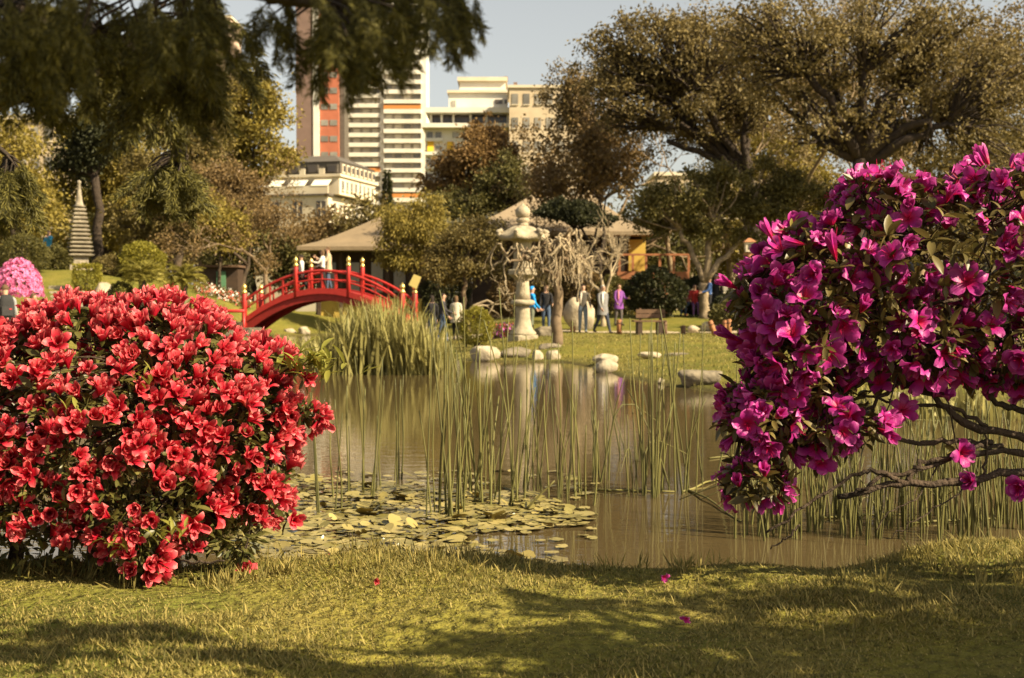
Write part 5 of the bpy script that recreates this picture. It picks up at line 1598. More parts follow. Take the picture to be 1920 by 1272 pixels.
shoot(588, 682, RD - .22, 60, .075, lf_shoot, 'bright green leafy shoot at the right tip of the red azalea', (520, 705, RD - .15), 1, (.35, 0, .6), .13)
shoot(120, 770, RD - .5, 14, .045, lf_shoot, 'young yellow green shoot among red blossoms, upper one', (140, 830, RD - .4), 2)
shoot(265, 705, RD - .42, 14, .045, lf_shoot, 'young yellow green shoot beside the shaded red hollow', (270, 760, RD - .35), 3)
shoot(215, 1020, RD - .52, 16, .05, lf_shoot, 'pale leafy shoot low at the foot of the red azalea', (200, 1050, RD - .4), 4)
shoot(330, 995, RD - .55, 14, .05, lf_shoot, 'pale leafy shoot above the drooping red spray', (310, 1045, RD - .4), 5)
shoot(1395, 515, MD - .03, 12, .035, lf_yellow, 'sparse golden leaved shoot reaching over the lawn from the magenta azalea', (1480, 520, MD), 6)
shoot(1520, 445, MD, 26, .04, lf_yellow, 'golden leafy shoot on the upper left of the magenta azalea', (1560, 520, MD), 7, spread=.14)

# pink azalea on the mound
def pink_azalea():
    d = 34.0
    c = W(35, 545, d); c[2] = min(c[2], gz(c[0], c[1]))
    root = thing('azalea_bush', 'round azalea covered with pale pink blossoms by the steps', 'azalea', c)
    r = np.random.default_rng(4)
    n = 900
    u = r.normal(size=(n, 3)); u /= np.linalg.norm(u, axis=1)[:, None]; u[:, 2] = np.abs(u[:, 2]) * 1.1 - .25
    size = np.array([S(44, d), S(40, d), S(62, d)])
    pos = W(35, 540, d) + u * size * (.86 + .16 * r.random((n, 1)))
    b = MB()
    pk = flower_mesh('flower', pm_pink, .05, .03, .9, 77)
    for k in range(n):
        M3 = np.array(basis(u[k] + r.normal(size=3) * .4, r.random() * 6))
        if k < 120: inst('flower', pk, root, pos[k] - c, Matrix(M3).to_euler(), 1.1)
        else: xform_add(b, pk, M3 * 1.1, pos[k])
    o = b.build('blossoms', pm_pink, root, colattr=True); o['kind'] = 'stuff'
    pos2 = W(35, 540, d) + u * size * .8
    MB().leaves(pos2, u + r.normal(size=u.shape) * .6, .09, .03).build('leaves', lf_green, root, smooth_shade=False)
    MB().tube([c - [0, 0, .1], c + [0, 0, .5]], [.06, .04], 6).build('stem', m_bark_d, root)
pink_azalea()

# fallen blossoms on the grass
for k, (px, d) in enumerate(((466, 4.22), (700, 3.9), (1245, 4.0), (610, 4.5), (760, 4.55), (500, 4.6), (1290, 3.55))):
    p = gp(px, d); p[2] += .025
    me = red_f[k % 5] if px < 1000 else mag_f[1]
    o = inst('fallen_flower', me, None, p, (1.1 + k, .6 * k, k), .8 if k == 0 else .36)
    tag(o, 'fallen red blossom lying on the grass' if px < 1000 else 'fallen magenta blossom lying on the shaded grass', 'flower', 'fallen red blossoms' if px < 1000 else 'fallen magenta blossoms')

# ================================================================== rushes and reeds
def stem_mesh(seed, bend):
    r = np.random.default_rng(seed)
    t = np.linspace(0, 1, 9)
    x = bend * t ** 2 + .006 * np.sin(t * 7 + seed); y = .3 * bend * np.sin(seed) * t ** 2
    b = MB(); b.tube(np.stack([x, y, t], -1), np.linspace(.0066, .003, 9), 5)
    return b.build('stem', m_reed, None, True, link=False).data
stems = [stem_mesh(k, b_) for k, b_ in enumerate((0, .02, .04, -.03, .07, .01, -.01, .12))]
def bent_mesh(seed, kink):
    t = np.linspace(0, 1, 12)
    ang = np.where(t < kink, .12, 2.0 + .3 * (t - kink)); ang = np.convolve(np.pad(ang, 1, 'edge'), [.25, .5, .25], 'valid')
    x = np.cumsum(np.sin(ang)) / 12; z = np.cumsum(np.cos(ang)) / 12
    b = MB(); b.tube(np.stack([x - x[0], 0 * x, z - z[0]], -1), np.linspace(.0064, .003, 12), 5)
    return b.build('stem', m_reed, None, True, link=False).data
bents = [bent_mesh(1, .55), bent_mesh(2, .7)]
def clump(label, px, py, count, spread, hpx, seed, lean=.08, bent=0, group='rush clumps standing in the pond', hv=.62):
    count = max(4, int(count * .95))
    d = CAMZ * FPX / (py - 570)
    c = W(px, py, d); c[2] = 0
    root = thing('rush_clump', label, 'rushes', c, group)
    r = np.random.default_rng(seed)
    for k in range(count):
        off = np.array([r.normal() * S(spread, d), r.normal() * S(spread, d) * 1.3, -.12])
        h = S(hpx, d) * (1 - hv * r.random()) + .12
        me = stems[r.integers(8)] if k >= bent else bents[k % 2]
        s = .8 + .55 * r.random()
        inst('stem', me, root, off, (r.normal() * lean, r.normal() * lean, r.random() * 6.28), (s * (h if k < bent else 1), s * (h if k < bent else 1), h) if k < bent else (s, s, h))
cl_list = [('thin rush stems beside the red azalea tip', 618, 960, 5, 14, 310, .06), ('loose rush group left of the lily pads edge', 690, 930, 9, 34, 280, .05),
           ('small rush tuft among the lily pads', 740, 905, 7, 24, 230, .05), ('tallest dense rush clump rising from the lily pads', 846, 968, 20, 16, 440, .05), ('leaning rush clump right of the tallest clump', 885, 930, 14, 22, 400, .10),
           ('rush clump with crossing stems before the lantern reflection', 935, 945, 17, 22, 410, .08), ('slender rush group under the weeping tree reflection', 1000, 920, 12, 28, 330, .09),
           ('rush clump in open water with clear reflections', 1075, 935, 16, 26, 350, .06), ('pale rush clump left of the bent stems', 1140, 905, 11, 26, 300, .08), ('rush clump holding bent over stems', 1215, 930, 17, 20, 370, .08),
           ('rush clump with crossed stems before the grey boulder', 1285, 925, 15, 24, 370, .10), ('thin rush group next to the magenta tips', 1350, 905, 10, 26, 360, .09), ('short rushes in the middle of the pond', 1180, 860, 8, 30, 200, .1)]
for k, (lab, px, py, n, sp, h, ln) in enumerate(cl_list):
    clump(lab, px, py, n, sp, h, 500 + k, ln, bent=2 if 'bent' in lab else 0)
for k in range(9):
    px = 1440 + k * 62
    clump(['pale', 'dense', 'tall', 'sparse', 'leaning', 'short', 'yellowed', 'green', 'thick'][k] + ' rush clump under the magenta azalea branches', px, 1005 - (k % 3) * 18, 32, 30, 255, 540 + k, .06, bent=1, group='rush clumps under the magenta azalea')
# fallen stems floating
for k, (x0, y0, x1, y1) in enumerate(((945, 918, 1120, 968), (1120, 922, 1265, 925), (1290, 922, 1390, 982), (1280, 925, 1400, 885), (1540, 975, 1700, 968), (985, 960, 1040, 905), (1700, 985, 1890, 975), (1330, 862, 1440, 850), (640, 960, 720, 945))):
    da = CAMZ * FPX / (y0 - 570); db = CAMZ * FPX / (y1 - 570) if k != 5 else da
    a = W(x0, y0, da); b_ = W(x1, y1, db)
    a[2] += .012; b_[2] += .012
    o = MB().tube(bez(a, b_, .01, 7, .01), np.linspace(.009, .005, 7), 5).build('fallen_rush', m_reedb)
    tag(o, 'straw coloured broken rush stem lying on the water', 'rush stem', 'broken rush stems lying on the water')

def blade_mesh(seed):
    r = np.random.default_rng(seed)
    t = np.linspace(0, 1, 7); bend = r.normal() * .22
    x = bend * t ** 2.2; z = t * (1 - .12 * abs(bend) * t)
    wv = .017 * np.sin(np.pi * (.25 + .72 * t)) 
    v = np.concatenate([np.stack([x, -wv, z], -1), np.stack([x, wv, z], -1)])
    k = np.arange(6)
    b = MB(); b.add(v, np.stack([k, k + 7, k + 8, k + 1], -1))
    return b.build('blade', m_reedb, None, True, link=False).data
blades = [blade_mesh(k) for k in range(8)]
def reed_stand(label, px0, px1, base_py, tops, n, seed, depth):
    d = CAMZ * FPX / (base_py - 570)
    c = W((px0 + px1) / 2, base_py, d); c[2] = -.1
    root = thing('reed_stand', label, 'reeds', c)
    r = np.random.default_rng(seed)
    rest = MB(); lst = []
    for k in range(n):
        t = r.random(); px = px0 + (px1 - px0) * t
        x = xpx(px, d) + r.normal() * .1; y = d + r.random() ** 1.3 * depth
        top = np.interp(px, [q[0] for q in tops], [q[1] for q in tops])
        H = (CAMZ + (570 - top) / FPX * y + .1) * (1 - .5 * r.random() ** 2.0)
        lst.append((y, x, H))
    lst.sort()
    for k, (y, x, H) in enumerate(lst):
        e = (r.normal() * .12, r.normal() * .12, r.random() * 6.28); s = (1.0 + .9 * r.random(), 1.0 + .9 * r.random(), H)
        if k < 295:
            inst('blade', blades[r.integers(8)], root, np.array([x, y, -.1]) - c, e, s)
        else:
            from mathutils import Euler
            M3 = np.array(Euler(e).to_matrix()) @ np.diag(s)
            xform_add(rest, blades[r.integers(8)], M3, np.array([x, y, -.1]))
    if rest.n:
        o = rest.build('blades_behind', m_reedb, root); o['kind'] = 'stuff'
reed_stand('tall dense green reed stand in the pond before the bridge', 605, 835, 704, [(600, 640), (630, 580), (680, 552), (730, 545), (770, 575), (810, 610), (840, 660)], 900, 1, 2.6)
reed_stand('low sparse reeds at the bridge foot left of the dense stand', 425, 610, 672, [(420, 630), (480, 618), (560, 630), (610, 640)], 330, 2, 3.0)
reed_stand('fringe of short reeds along the shore behind the magenta azalea', 1400, 1930, 790, [(1400, 760), (1500, 735), (1700, 720), (1930, 700)], 420, 3, 2.0)

# ================================================================== lily pads
def pad_mesh(seed):
    r = np.random.default_rng(seed)
    n = 14
    a = np.linspace(.25, 2 * math.pi - .25, n)
    rr = 1 + .05 * r.normal(size=n)
    z = .03 * r.normal(size=n) + .10 * np.sin(a + r.random() * 6) * r.random()
    v = np.concatenate([[[0, 0, 0]], np.stack([rr * .6 * np.cos(a), rr * .6 * np.sin(a), z * .25], -1), np.stack([rr * np.cos(a), rr * np.sin(a), z + .02], -1)])
    f = [[0, k, k + 1] for k in range(1, n)] 
    b = MB(); b.add(v, f)
    q = np.arange(1, n)
    b.loops.append(np.stack([q, q + n, q + n + 1, q + 1], -1).ravel()); b.tot.append(np.full(n - 1, 4)); b.m.append(np.zeros(n - 1))
    return b.build('lily_pad', m_pad, None, True, link=False).data
pads = [pad_mesh(k) for k in range(7)]
def pads_scatter():
    r = np.random.default_rng(12)
    poly = [(440, 1090), (440, 900), (560, 893), (650, 905), (760, 915), (900, 928), (1040, 945), (1110, 975), (1090, 990), (960, 1000), (870, 1008), (900, 1030), (960, 1045), (1050, 1062), (1060, 1090)]
    poly = np.array(poly, float)
    def inside(px, py):
        c = False; n = len(poly); j = n - 1
        for i in range(n):
            if (poly[i, 1] > py) != (poly[j, 1] > py) and px < (poly[j, 0] - poly[i, 0]) * (py - poly[i, 1]) / (poly[j, 1] - poly[i, 1]) + poly[i, 0]: c = not c
            j = i
        return c
    pts = []
    tries = 0
    while len(pts) < 1500 and tries < 26000:
        tries += 1
        y = 5.9 + 4.4 * r.random(); px = 430 + 690 * r.random(); py = 570 + CAMZ * FPX / y
        ok = inside(px, py) or (r.random() < .012 and px < 1330)
        if not ok: continue
        x = xpx(px, y); s = .030 + .042 * r.random() ** 1.5
        if pts:
            A_ = np.array(pts)
            if (((x - A_[:, 0]) ** 2 + (y - A_[:, 1]) ** 2) < (.62 * (s + A_[:, 2])) ** 2).any(): continue
        pts.append((x, y, s))
    pts.sort(key=lambda q: q[1])
    rest = MB()
    for k, (x, y, s) in enumerate(pts):
        tilt = .06 if r.random() < .86 else .30
        e = (r.normal() * tilt, r.normal() * tilt, r.random() * 6.28)
        z = .008 + .01 * r.random() + (.02 if tilt > .1 else 0)
        me = pads[r.integers(7)]
        if k < 295:
            inst('lily_pad', me, None, (x, y, z), e, s, 'small olive lily pad floating on the water below the red azalea', 'lily pad', 'floating lily pads')
        else:
            from mathutils import Euler
            v = np.zeros(len(me.vertices) * 3, np.float32); me.vertices.foreach_get('co', v)
            M3 = np.array(Euler(e).to_matrix()) * s
            vv = v.reshape(-1, 3) @ M3.T + np.array([x, y, z])
            rest.add(vv, [tuple(p.vertices) for p in me.polygons])
    if rest.n:
        tag(rest.build('lily_pads_beyond', mat('far_lily_pad', (.15, .125, .03), (.33, .26, .09), island=1, rough=.4, spec=.5)), 'carpet of lily pads further out on the pond', 'lily pads', kind='stuff')
pads_scatter()
bud_m = mat('lily_bud', (.75, .70, .55), rough=.5)
for k, (px, py) in enumerate(((690, 985), (600, 1015), (742, 1030), (720, 1018), (775, 1028), (970, 965), (560, 955), (820, 960))):
    y = CAMZ * FPX / (py - 570); p = W(px, py, y)
    b = MB(); b.lathe([(.003, 0), (.007, .012), (.010, .022), (.006, .034), (.001, .040)], (0, 0, 0), 8)
    o = b.build('lily_bud', bud_m); o.location = tuple(p); o.rotation_euler = (.3 * k, .5, k)
    tag(o, 'tiny cream lily bud poking out between the lily pads', 'bud', 'lily buds among the pads')

# ================================================================== foreground cypress boughs
def spray_mesh(seed):
    r = np.random.default_rng(seed)
    b = MB()
    n = 34
    t = np.linspace(0, 1, n)
    ax = np.stack([.42 * t ** .8 + .05 * np.sin(t * 5 + seed), .06 * np.sin(t * 4 + seed * 2), -.85 * t ** 1.25], -1)
    b.tube(ax[::4], np.linspace(.016, .005, len(ax[::4])), 3, cap=False)
    C_ = []; D_ = []; Ln = []
    for k in range(2, n):
        for s in (-1, 1, 0):
            az = r.random() * 6.28
            base = ax[k]
            d0 = np.array([.35 + .4 * math.cos(az), .75 * math.sin(az), -.75 + .35 * r.random()]); d0 /= np.linalg.norm(d0)
            L0 = (.14 + .16 * r.random()) * (1 - .45 * t[k])
            tip = base + d0 * L0
            for q in range(6):
                p = base + d0 * L0 * (.10 + .19 * q)
                dd = d0 + r.normal(size=3) * .38 + np.array([0, 0, -.25])
                C_.append(p); D_.append(dd); Ln.append(.095 + .08 * r.random())
    b.leaves(np.array(C_), np.array(D_), np.array(Ln), .0105)
    return b.build('foliage_spray', lf_con, None, False, link=False).data
def cypress_boughs():
    r = np.random.default_rng(21)
    tb0 = np.array([-1.95, 1.9, gz(-1.95, 1.9)])
    root = thing('weeping_cypress', 'weeping cypress whose dark feathery boughs hang in from above', 'tree', tb0)
    MB().tube([tb0 - [0, 0, .2], tb0 + [.03, 0, 1.2], tb0 + [-.02, .05, 2.6], tb0 + [.05, 0, 4.6]], [.24, .19, .16, .09], 10).build('trunk', m_bark_d, root)
    def lpath(pts, n=26):
        pts = np.array(pts); k = np.linspace(0, 1, len(pts)); t = np.linspace(0, 1, n)
        p = np.stack([np.interp(t, k, pts[:, i]) for i in range(3)], -1)
        for _ in range(3): p[1:-1] = (p[:-2] + 2 * p[1:-1] + p[2:]) / 4
        return p
    tk = lambda z: tb0 + np.array([0, 0, z])
    limbs = [([tk(1.1)] + PW((-120, 220, 2.1), (0, 185, 2.15), (120, 150, 2.3), (260, 120, 2.4), (380, 160, 2.6)), .030, .008),
             ([tk(1.5)] + PW((-60, -10, 2.0), (140, 48, 2.1), (270, 95, 2.3), (350, 190, 2.8), (345, 290, 3.1)), .022, .006),
             ([tk(1.9)] + PW((-100, -260, 1.8), (300, -70, 1.75), (560, 5, 1.8), (700, -10, 1.9), (870, 10, 2.0)), .022, .006),
             ([tk(1.0)] + PW((-110, 230, 2.5), (-20, 265, 2.9), (25, 300, 3.15)), .016, .005)]
    nodes = []
    for pts, r0, r1 in limbs:
        p = lpath(pts)
        MB().tube(p, np.linspace(r0, r1, len(p)), 7).build('limb', m_bark_d, root)
        nodes += list(p[6:])
    nodes = np.array(nodes)
    sm = [spray_mesh(k) for k in range(5)]
    cl_ = [(140, 10, 180, 55, 1.7, 2.3, 44, 115), (350, 20, 70, 70, 1.8, 2.4, 24, 110), (50, 70, 80, 60, 1.8, 2.3, 22, 110), (290, 130, 95, 55, 2.2, 2.8, 34, 105), (180, 115, 70, 40, 2.3, 2.7, 14, 100), (400, 120, 40, 40, 2.2, 2.6, 8, 95),
           (315, 318, 40, 22, 3.05, 3.3, 60, 74), (16, 325, 34, 34, 3.05, 3.3, 30, 80), (730, -10, 170, 34, 1.6, 2.1, 30, 110), (640, 60, 45, 50, 1.7, 2.0, 16, 110), (520, 15, 24, 40, 1.8, 2.0, 7, 90), (840, 0, 45, 36, 1.8, 2.1, 9, 100)]
    tw = MB()
    for cx, cy, rx, ry, d0, d1, n, Lp in cl_:
        for k in range(n):
            a = r.random() * 6.28; q = math.sqrt(r.random())
            d_ = d0 + (d1 - d0) * r.random()
            p = W(cx + rx * q * math.cos(a), cy + ry * q * math.sin(a), d_)
            s = S(Lp, d_) * (.75 + .6 * r.random())
            inst('foliage_spray', sm[r.integers(5)], root, p - tb0, (r.normal() * .25, r.normal() * .25, r.normal() * 1.0 + (0 if r.random() < .75 else math.pi)), s)
            nd = nodes[np.argmin(((nodes - p) ** 2).sum(1))]
            tw.tube(bez(nd, p, .12, 5, .05, r), np.linspace(.004, .0018, 5), 3, cap=False)
    o = tw.build('twigs', m_bark_d, root); o['kind'] = 'stuff'
    # unseen crown foliage over the camera, added to shade the hanging boughs
    n = 2600
    c = np.array([[.75, 1.3, 2.9], [.5, 1.1, 3.0], [1.0, 1.5, 2.85], [.2, 1.0, 3.0], [1.2, 1.25, 2.9], [-.6, 1.4, 3.2]])[r.integers(0, 6, n)] + r.normal(size=(n, 3)) * np.array([.24, .2, .12])
    o = MB().leaves(c, r.normal(size=(n, 3)) + [0, 0, -1], .13, .016).build('shading_foliage', lf_con, root, smooth_shade=False); o['kind'] = 'stuff'
cypress_boughs()

# tree to the right of the camera that shades the bank
def shade_tree():
    r = np.random.default_rng(33)
    c = np.array([5.4, .9, gz(5.4, .9)])
    root = thing('shade_tree', 'broad tree right of the magenta azalea that dapples the bank with shade', 'tree', c)
    b = MB(); top = np.array([5.1, 1.3, 2.5])
    b.tube([c - [0, 0, .2], c + [-.1, .1, 1.2], top], [.2, .16, .12], 9)
    cs = []
    for gx, gy, rx, ry, h in ((.80, 3.76, .34, .055, 2.2), (.15, 3.72, .16, .05, 2.1), (.55, 3.42, .45, .07, 2.3), (1.05, 3.28, .42, .10, 2.4), (1.45, 3.95, .22, .25, 2.3), (1.6, 3.5, .25, .3, 2.5), (.02, 3.32, .17, .05, 2.2), (.35, 3.12, .25, .06, 2.2), (1.15, 3.02, .4, .07, 2.3),
                             (-1.10, 3.34, .22, .028, 2.3), (-1.3, 3.15, .2, .05, 2.3), (-.58, 3.12, .16, .045, 2.3), (-.25, 3.05, .15, .04, 2.3), (2.1, 3.6, .3, .4, 2.4), (2.4, 4.3, .3, .25, 2.2), (2.0, 2.9, .5, .3, 2.5), (.75, 2.9, .3, .05, 2.4)):
        q = np.array([gx + h * 1.194, gy - h * .579, .47 + h])
        n = int(60 + rx * ry * math.pi / .00062)
        cs.append(q + r.normal(size=(n, 3)) * np.array([rx * .62, ry * .62, .05]))
        b.tube(bez(top, q, .1, 8, .04, r), np.linspace(.05, .006, 8), 6)
    for q, rad, n in (((5.0, 1.4, 3.4), (.9, .7, .5), 1800), ((5.6, .6, 3.6), (.8, .7, .5), 1500)):
        cs.append(np.array(q) + r.normal(size=(n, 3)) * np.array(rad) * .62)
        b.tube(bez(top, q, .1, 8, .04, r), np.linspace(.06, .012, 8), 6)
    b.build('trunk', m_bark_d, root)
    P = np.concatenate(cs)
    MB().leaves(P, r.normal(size=P.shape), .09, .03).build('crown', lf_green, root, smooth_shade=False)
shade_tree()

# ================================================================== people
m_skin = mat('skin', (.50, .30, .20), (.45, .26, .17), scale=8, rough=.6)
CM = {}
def cloth(c):
    if c not in CM: CM[c] = mat('cloth', c, tuple(k * .8 for k in c), scale=9, rough=.9, bump=.3, bscale=30)
    return CM[c]
HAIRD = (.03, .02, .015); HAIRB = (.12, .07, .035); HAIRG = (.45, .40, .34)
JEANS = (.07, .10, .16); BLACK = (.022, .02, .022); WHITE = (.72, .68, .60); SHOE = (.04, .03, .025)
def person(label, px, d, H, face, top, legs, hair=HAIRD, lsw=(.1, -.1), knee=(.05, .15), arm=(.15, -.1), elb=(.25, .3), out=(.12, .12), sit=False, lean=0.0, z=None, long_hair=False, coat=None, short=False, bare_legs=False, scarf=None, pos=None, cap=None):
    c = gp(px, d) if pos is None else np.array(pos, float)
    if z is not None: c[2] = z
    root = part_of(thing('person', label, 'person', c, rz=face))
    V = []; E = []; Rd = []; mt = []
    def add(p, r_, par=None, m=0):
        V.append(np.array(p, float)); Rd.append(r_ if not np.isscalar(r_) else (r_, r_))
        if par is not None: E.append((par, len(V) - 1)); mt.append(m)
        return len(V) - 1
    hz = .50 * H if not sit else .27 * H
    ln = lean
    def tr(y, z_): # torso tilt about the hips
        return (0, (z_ - hz) * math.sin(ln) + y, hz + (z_ - hz) * math.cos(ln))
    off = hz - .50 * H
    pel = add(tr(0, hz + .02 * H), (.085 * H, .062 * H))
    wst = add(tr(0, .60 * H + off), (.078 * H, .055 * H), pel, 1)
    chs = add(tr(.004 * H, .72 * H + off), (.098 * H, .064 * H), wst, 1)
    up_ = add(tr(0, .80 * H + off), (.075 * H, .05 * H), chs, 1)
    nk = add(tr(.004 * H, .845 * H + off), .03 * H, up_, 0)
    hd0 = add(tr(.012 * H, .885 * H + off), (.040 * H, .046 * H), nk, 0)
    hd1 = add(tr(.014 * H, .925 * H + off), (.046 * H, .055 * H), hd0, 0)
    hd2 = add(tr(.010 * H, .962 * H + off), (.038 * H, .045 * H), hd1, 0)
    hands = []
    for s, a, e, o_ in ((-1, arm[0], elb[0], out[0]), (1, arm[1], elb[1], out[1])):
        sp = np.array(tr(0, .795 * H + off)) + [s * .105 * H, 0, 0]
        i = add(sp, .036 * H, up_, 1)
        d1 = np.array([s * math.sin(o_), math.sin(a) * math.cos(o_), -math.cos(a) * math.cos(o_)])
        el = sp + d1 * .165 * H; j = add(el, .027 * H, i, 1)
        a2 = a + e
        d2 = np.array([s * math.sin(o_) * .4, math.sin(a2), -math.cos(a2)]); d2 /= np.linalg.norm(d2)
        w_ = el + d2 * .135 * H; k = add(w_, .019 * H, j, 0 if short else 1)
        hn = w_ + d2 * .045 * H; q = add(hn, (.022 * H, .012 * H), k, 0)
        hands.append((hn, d2, s))
    for s, a, kb in ((-1, lsw[0], knee[0]), (1, lsw[1], knee[1])):
        hp = np.array([s * .052 * H, 0, hz])
        i = add(hp, .056 * H, pel, 2)
        if sit: a = 1.45; kb = 1.4
        d1 = np.array([s * .02, math.sin(a), -math.cos(a)])
        kn = hp + d1 * .235 * H; j = add(kn, .038 * H, i, 2)
        a2 = a - kb
        d2 = np.array([0, math.sin(a2), -math.cos(a2)])
        an = kn + d2 * .225 * H; k = add(an, .024 * H, j, 0 if bare_legs else 2)
        ft = an + np.array([0, .012 * H, -.018 * H]); l = add(ft, .026 * H, k, 3)
        to = ft + np.array([s * .01 * H, .085 * H, -.006 * H]); add(to, (.024 * H, .016 * H), l, 3)
    # ground the feet
    V_ = np.array(V); V_[:, 2] -= (V_[:, 2].min() - .016 * H)
    dz = V_[0, 2] - V[0][2]
    me = bpy.data.meshes.new('body')
    me.from_pydata([tuple(p) for p in V_], E, [])
    o = bpy.data.objects.new('body', me); COL.objects.link(o)
    sk = o.modifiers.new('skin', 'SKIN'); sb = o.modifiers.new('sub', 'SUBSURF'); sb.levels = 2; sb.render_levels = 2
    sv = me.skin_vertices[0].data
    for i, r_ in enumerate(Rd): sv[i].radius = r_
    sv[0].use_root = True
    dg = bpy.context.evaluated_depsgraph_get()
    em = bpy.data.meshes.new_from_object(o.evaluated_get(dg))
    o.modifiers.clear(); o.data = em; bpy.data.meshes.remove(me)
    em.materials.clear()
    mats = [m_skin, cloth(top), cloth(legs), cloth(SHOE), cloth((.02, .015, .012))]
    for m in mats: em.materials.append(m)
    npoly = len(em.polygons)
    cen = np.zeros(npoly * 3, np.float32); em.polygons.foreach_get('center', cen); cen = cen.reshape(-1, 3)
    best = np.full(npoly, 1e9); mi = np.zeros(npoly, np.int32)
    for (a, b_), m in zip(E, mt):
        A, B = V_[a], V_[b_]; e = B - A; t = np.clip(((cen - A) @ e) / (e @ e), 0, 1)
        dd = np.linalg.norm(cen - A - t[:, None] * e, axis=1) / (np.mean(Rd[b_]) ** .35)
        mi = np.where(dd < best, m, mi); best = np.minimum(best, dd)
    em.polygons.foreach_set('material_index', mi); em.polygons.foreach_set('use_smooth', np.ones(npoly, bool))
    o.parent = root
    # fingers, nose and eyes belong to the same skin
    fb = MB()
    for hn, d2, s in hands:
        hn = hn + [0, 0, dz]
        side = np.cross(d2, [0, 0, 1.0]); side = side / (np.linalg.norm(side) + 1e-6) if np.linalg.norm(side) > .1 else np.array([0, 1.0, 0])
        side = np.array([0, 1.0, 0]) if abs(d2[2]) > .5 else np.array([0, 0, 1.0])
        for k in range(4):
            p0 = hn + side * (k - 1.5) * .0095 * H
            fl = (.040, .046, .043, .034)[k] * H
            fb.tube([p0, p0 + d2 * fl * .55, p0 + d2 * fl + np.array([-s * .3 * fl, 0, 0])], [.006 * H, .0055 * H, .004 * H], 5)
        p0 = hn - d2 * .015 * H + side * .018 * H
        fb.tube([p0, p0 + (d2 * .5 + side * .8) * .025 * H, p0 + (d2 * .9 + side * .8) * .038 * H], [.007 * H, .006 * H, .0045 * H], 5)
    h1 = V_[hd1]; up_v = np.array([0, math.sin(ln), math.cos(ln)]); fw = np.array([0, math.cos(ln), -math.sin(ln)])
    fb.tube([h1 + fw * .046 * H + up_v * .008 * H, h1 + fw * .062 * H - up_v * .008 * H], [.005 * H, .009 * H], 5)
    fb.build('hands_and_nose', m_skin, o)
    eb_ = MB()
    for s in (-1, 1):
        eb_.lathe([(.001, -.004 * H), (.005 * H, 0), (.001, .004 * H)], h1 + fw * .049 * H + up_v * .006 * H + np.array([s * .017 * H, 0, 0]), 6)
    eb_.build('eyes', mats[4], o)
    # hair
    hb = MB()
    th = np.linspace(0, 1.75, 7); n = 14
    ph = np.arange(n) / n * 6.2832
    rows = []
    ctr = h1 + up_v * .006 * H - fw * .006 * H
    for t_ in th:
        k = 1.0 + (.0 if t_ < 1.3 else .03)
        fr = np.where(np.sin(ph) > .25, np.minimum(t_, .95), t_ + (.55 if long_hair and t_ > 1.2 else 0))
        x = .051 * H * k * np.sin(fr) * np.cos(ph); y = .061 * H * k * np.sin(fr) * np.sin(ph); zz = .058 * H * np.cos(fr)
        if long_hair: zz = zz - np.where((np.sin(ph) < .25) & (t_ > 1.5), .09 * H, 0); x = x * (1 if t_ < 1.5 else 1.05)
        rows.append(np.stack([x, y, zz], -1))
    v = np.concatenate(rows)
    v = v[:, [0]] * np.array([1, 0, 0]) + v[:, [1]] * fw + v[:, [2]] * up_v + ctr
    i = np.arange(len(th) - 1)[:, None] * n; j = np.arange(n)[None, :]; j2 = (j + 1) % n
    hb.add(v, np.stack([i + j, i + n + j, i + n + j2, i + j2], -1).reshape(-1, 4))
    hb.build('hair' if cap is None else 'cap', cloth(hair if cap is None else cap), root)
    if coat:
        cb = MB(); rows = []
        for zf, rx, ry in ((.79, .098, .068), (.72, .112, .078), (.61, .098, .073), (.52, .112, .083), (.44, .122, .088), (.40, .125, .09)):
            p = np.array(tr(0, zf * H + off)) + [0, 0, dz]
            a = np.arange(16) / 16 * 6.2832 + .2
            rows.append(p + np.stack([rx * H * np.cos(a), ry * H * np.sin(a), .006 * H * np.sin(a * 3)], -1))
        v = np.concatenate(rows); n = 16
        i = np.arange(len(rows) - 1)[:, None] * n; j = np.arange(n)[None, :]; j2 = (j + 1) % n
        cb.add(v, np.stack([i + j, i + n + j, i + n + j2, i + j2], -1).reshape(-1, 4))
        cb.build('coat', cloth(coat), root)
    if scarf:
        sbm = MB(); p = V_[nk]
        a = np.linspace(0, 6.2832, 14)
        sbm.tube(np.stack([p[0] + .045 * H * np.cos(a), p[1] + .04 * H * np.sin(a), np.full(14, p[2] - .01 * H)], -1), .018 * H, 6, cap=False)
        sbm.tube([p + [.04 * H, .05 * H, -.02 * H], p + [.06 * H, .075 * H, -.14 * H], p + [.07 * H, .08 * H, -.26 * H]], [.02 * H, .022 * H, .018 * H], 6)
        sbm.build('scarf', cloth(scarf), root)
    return root, c

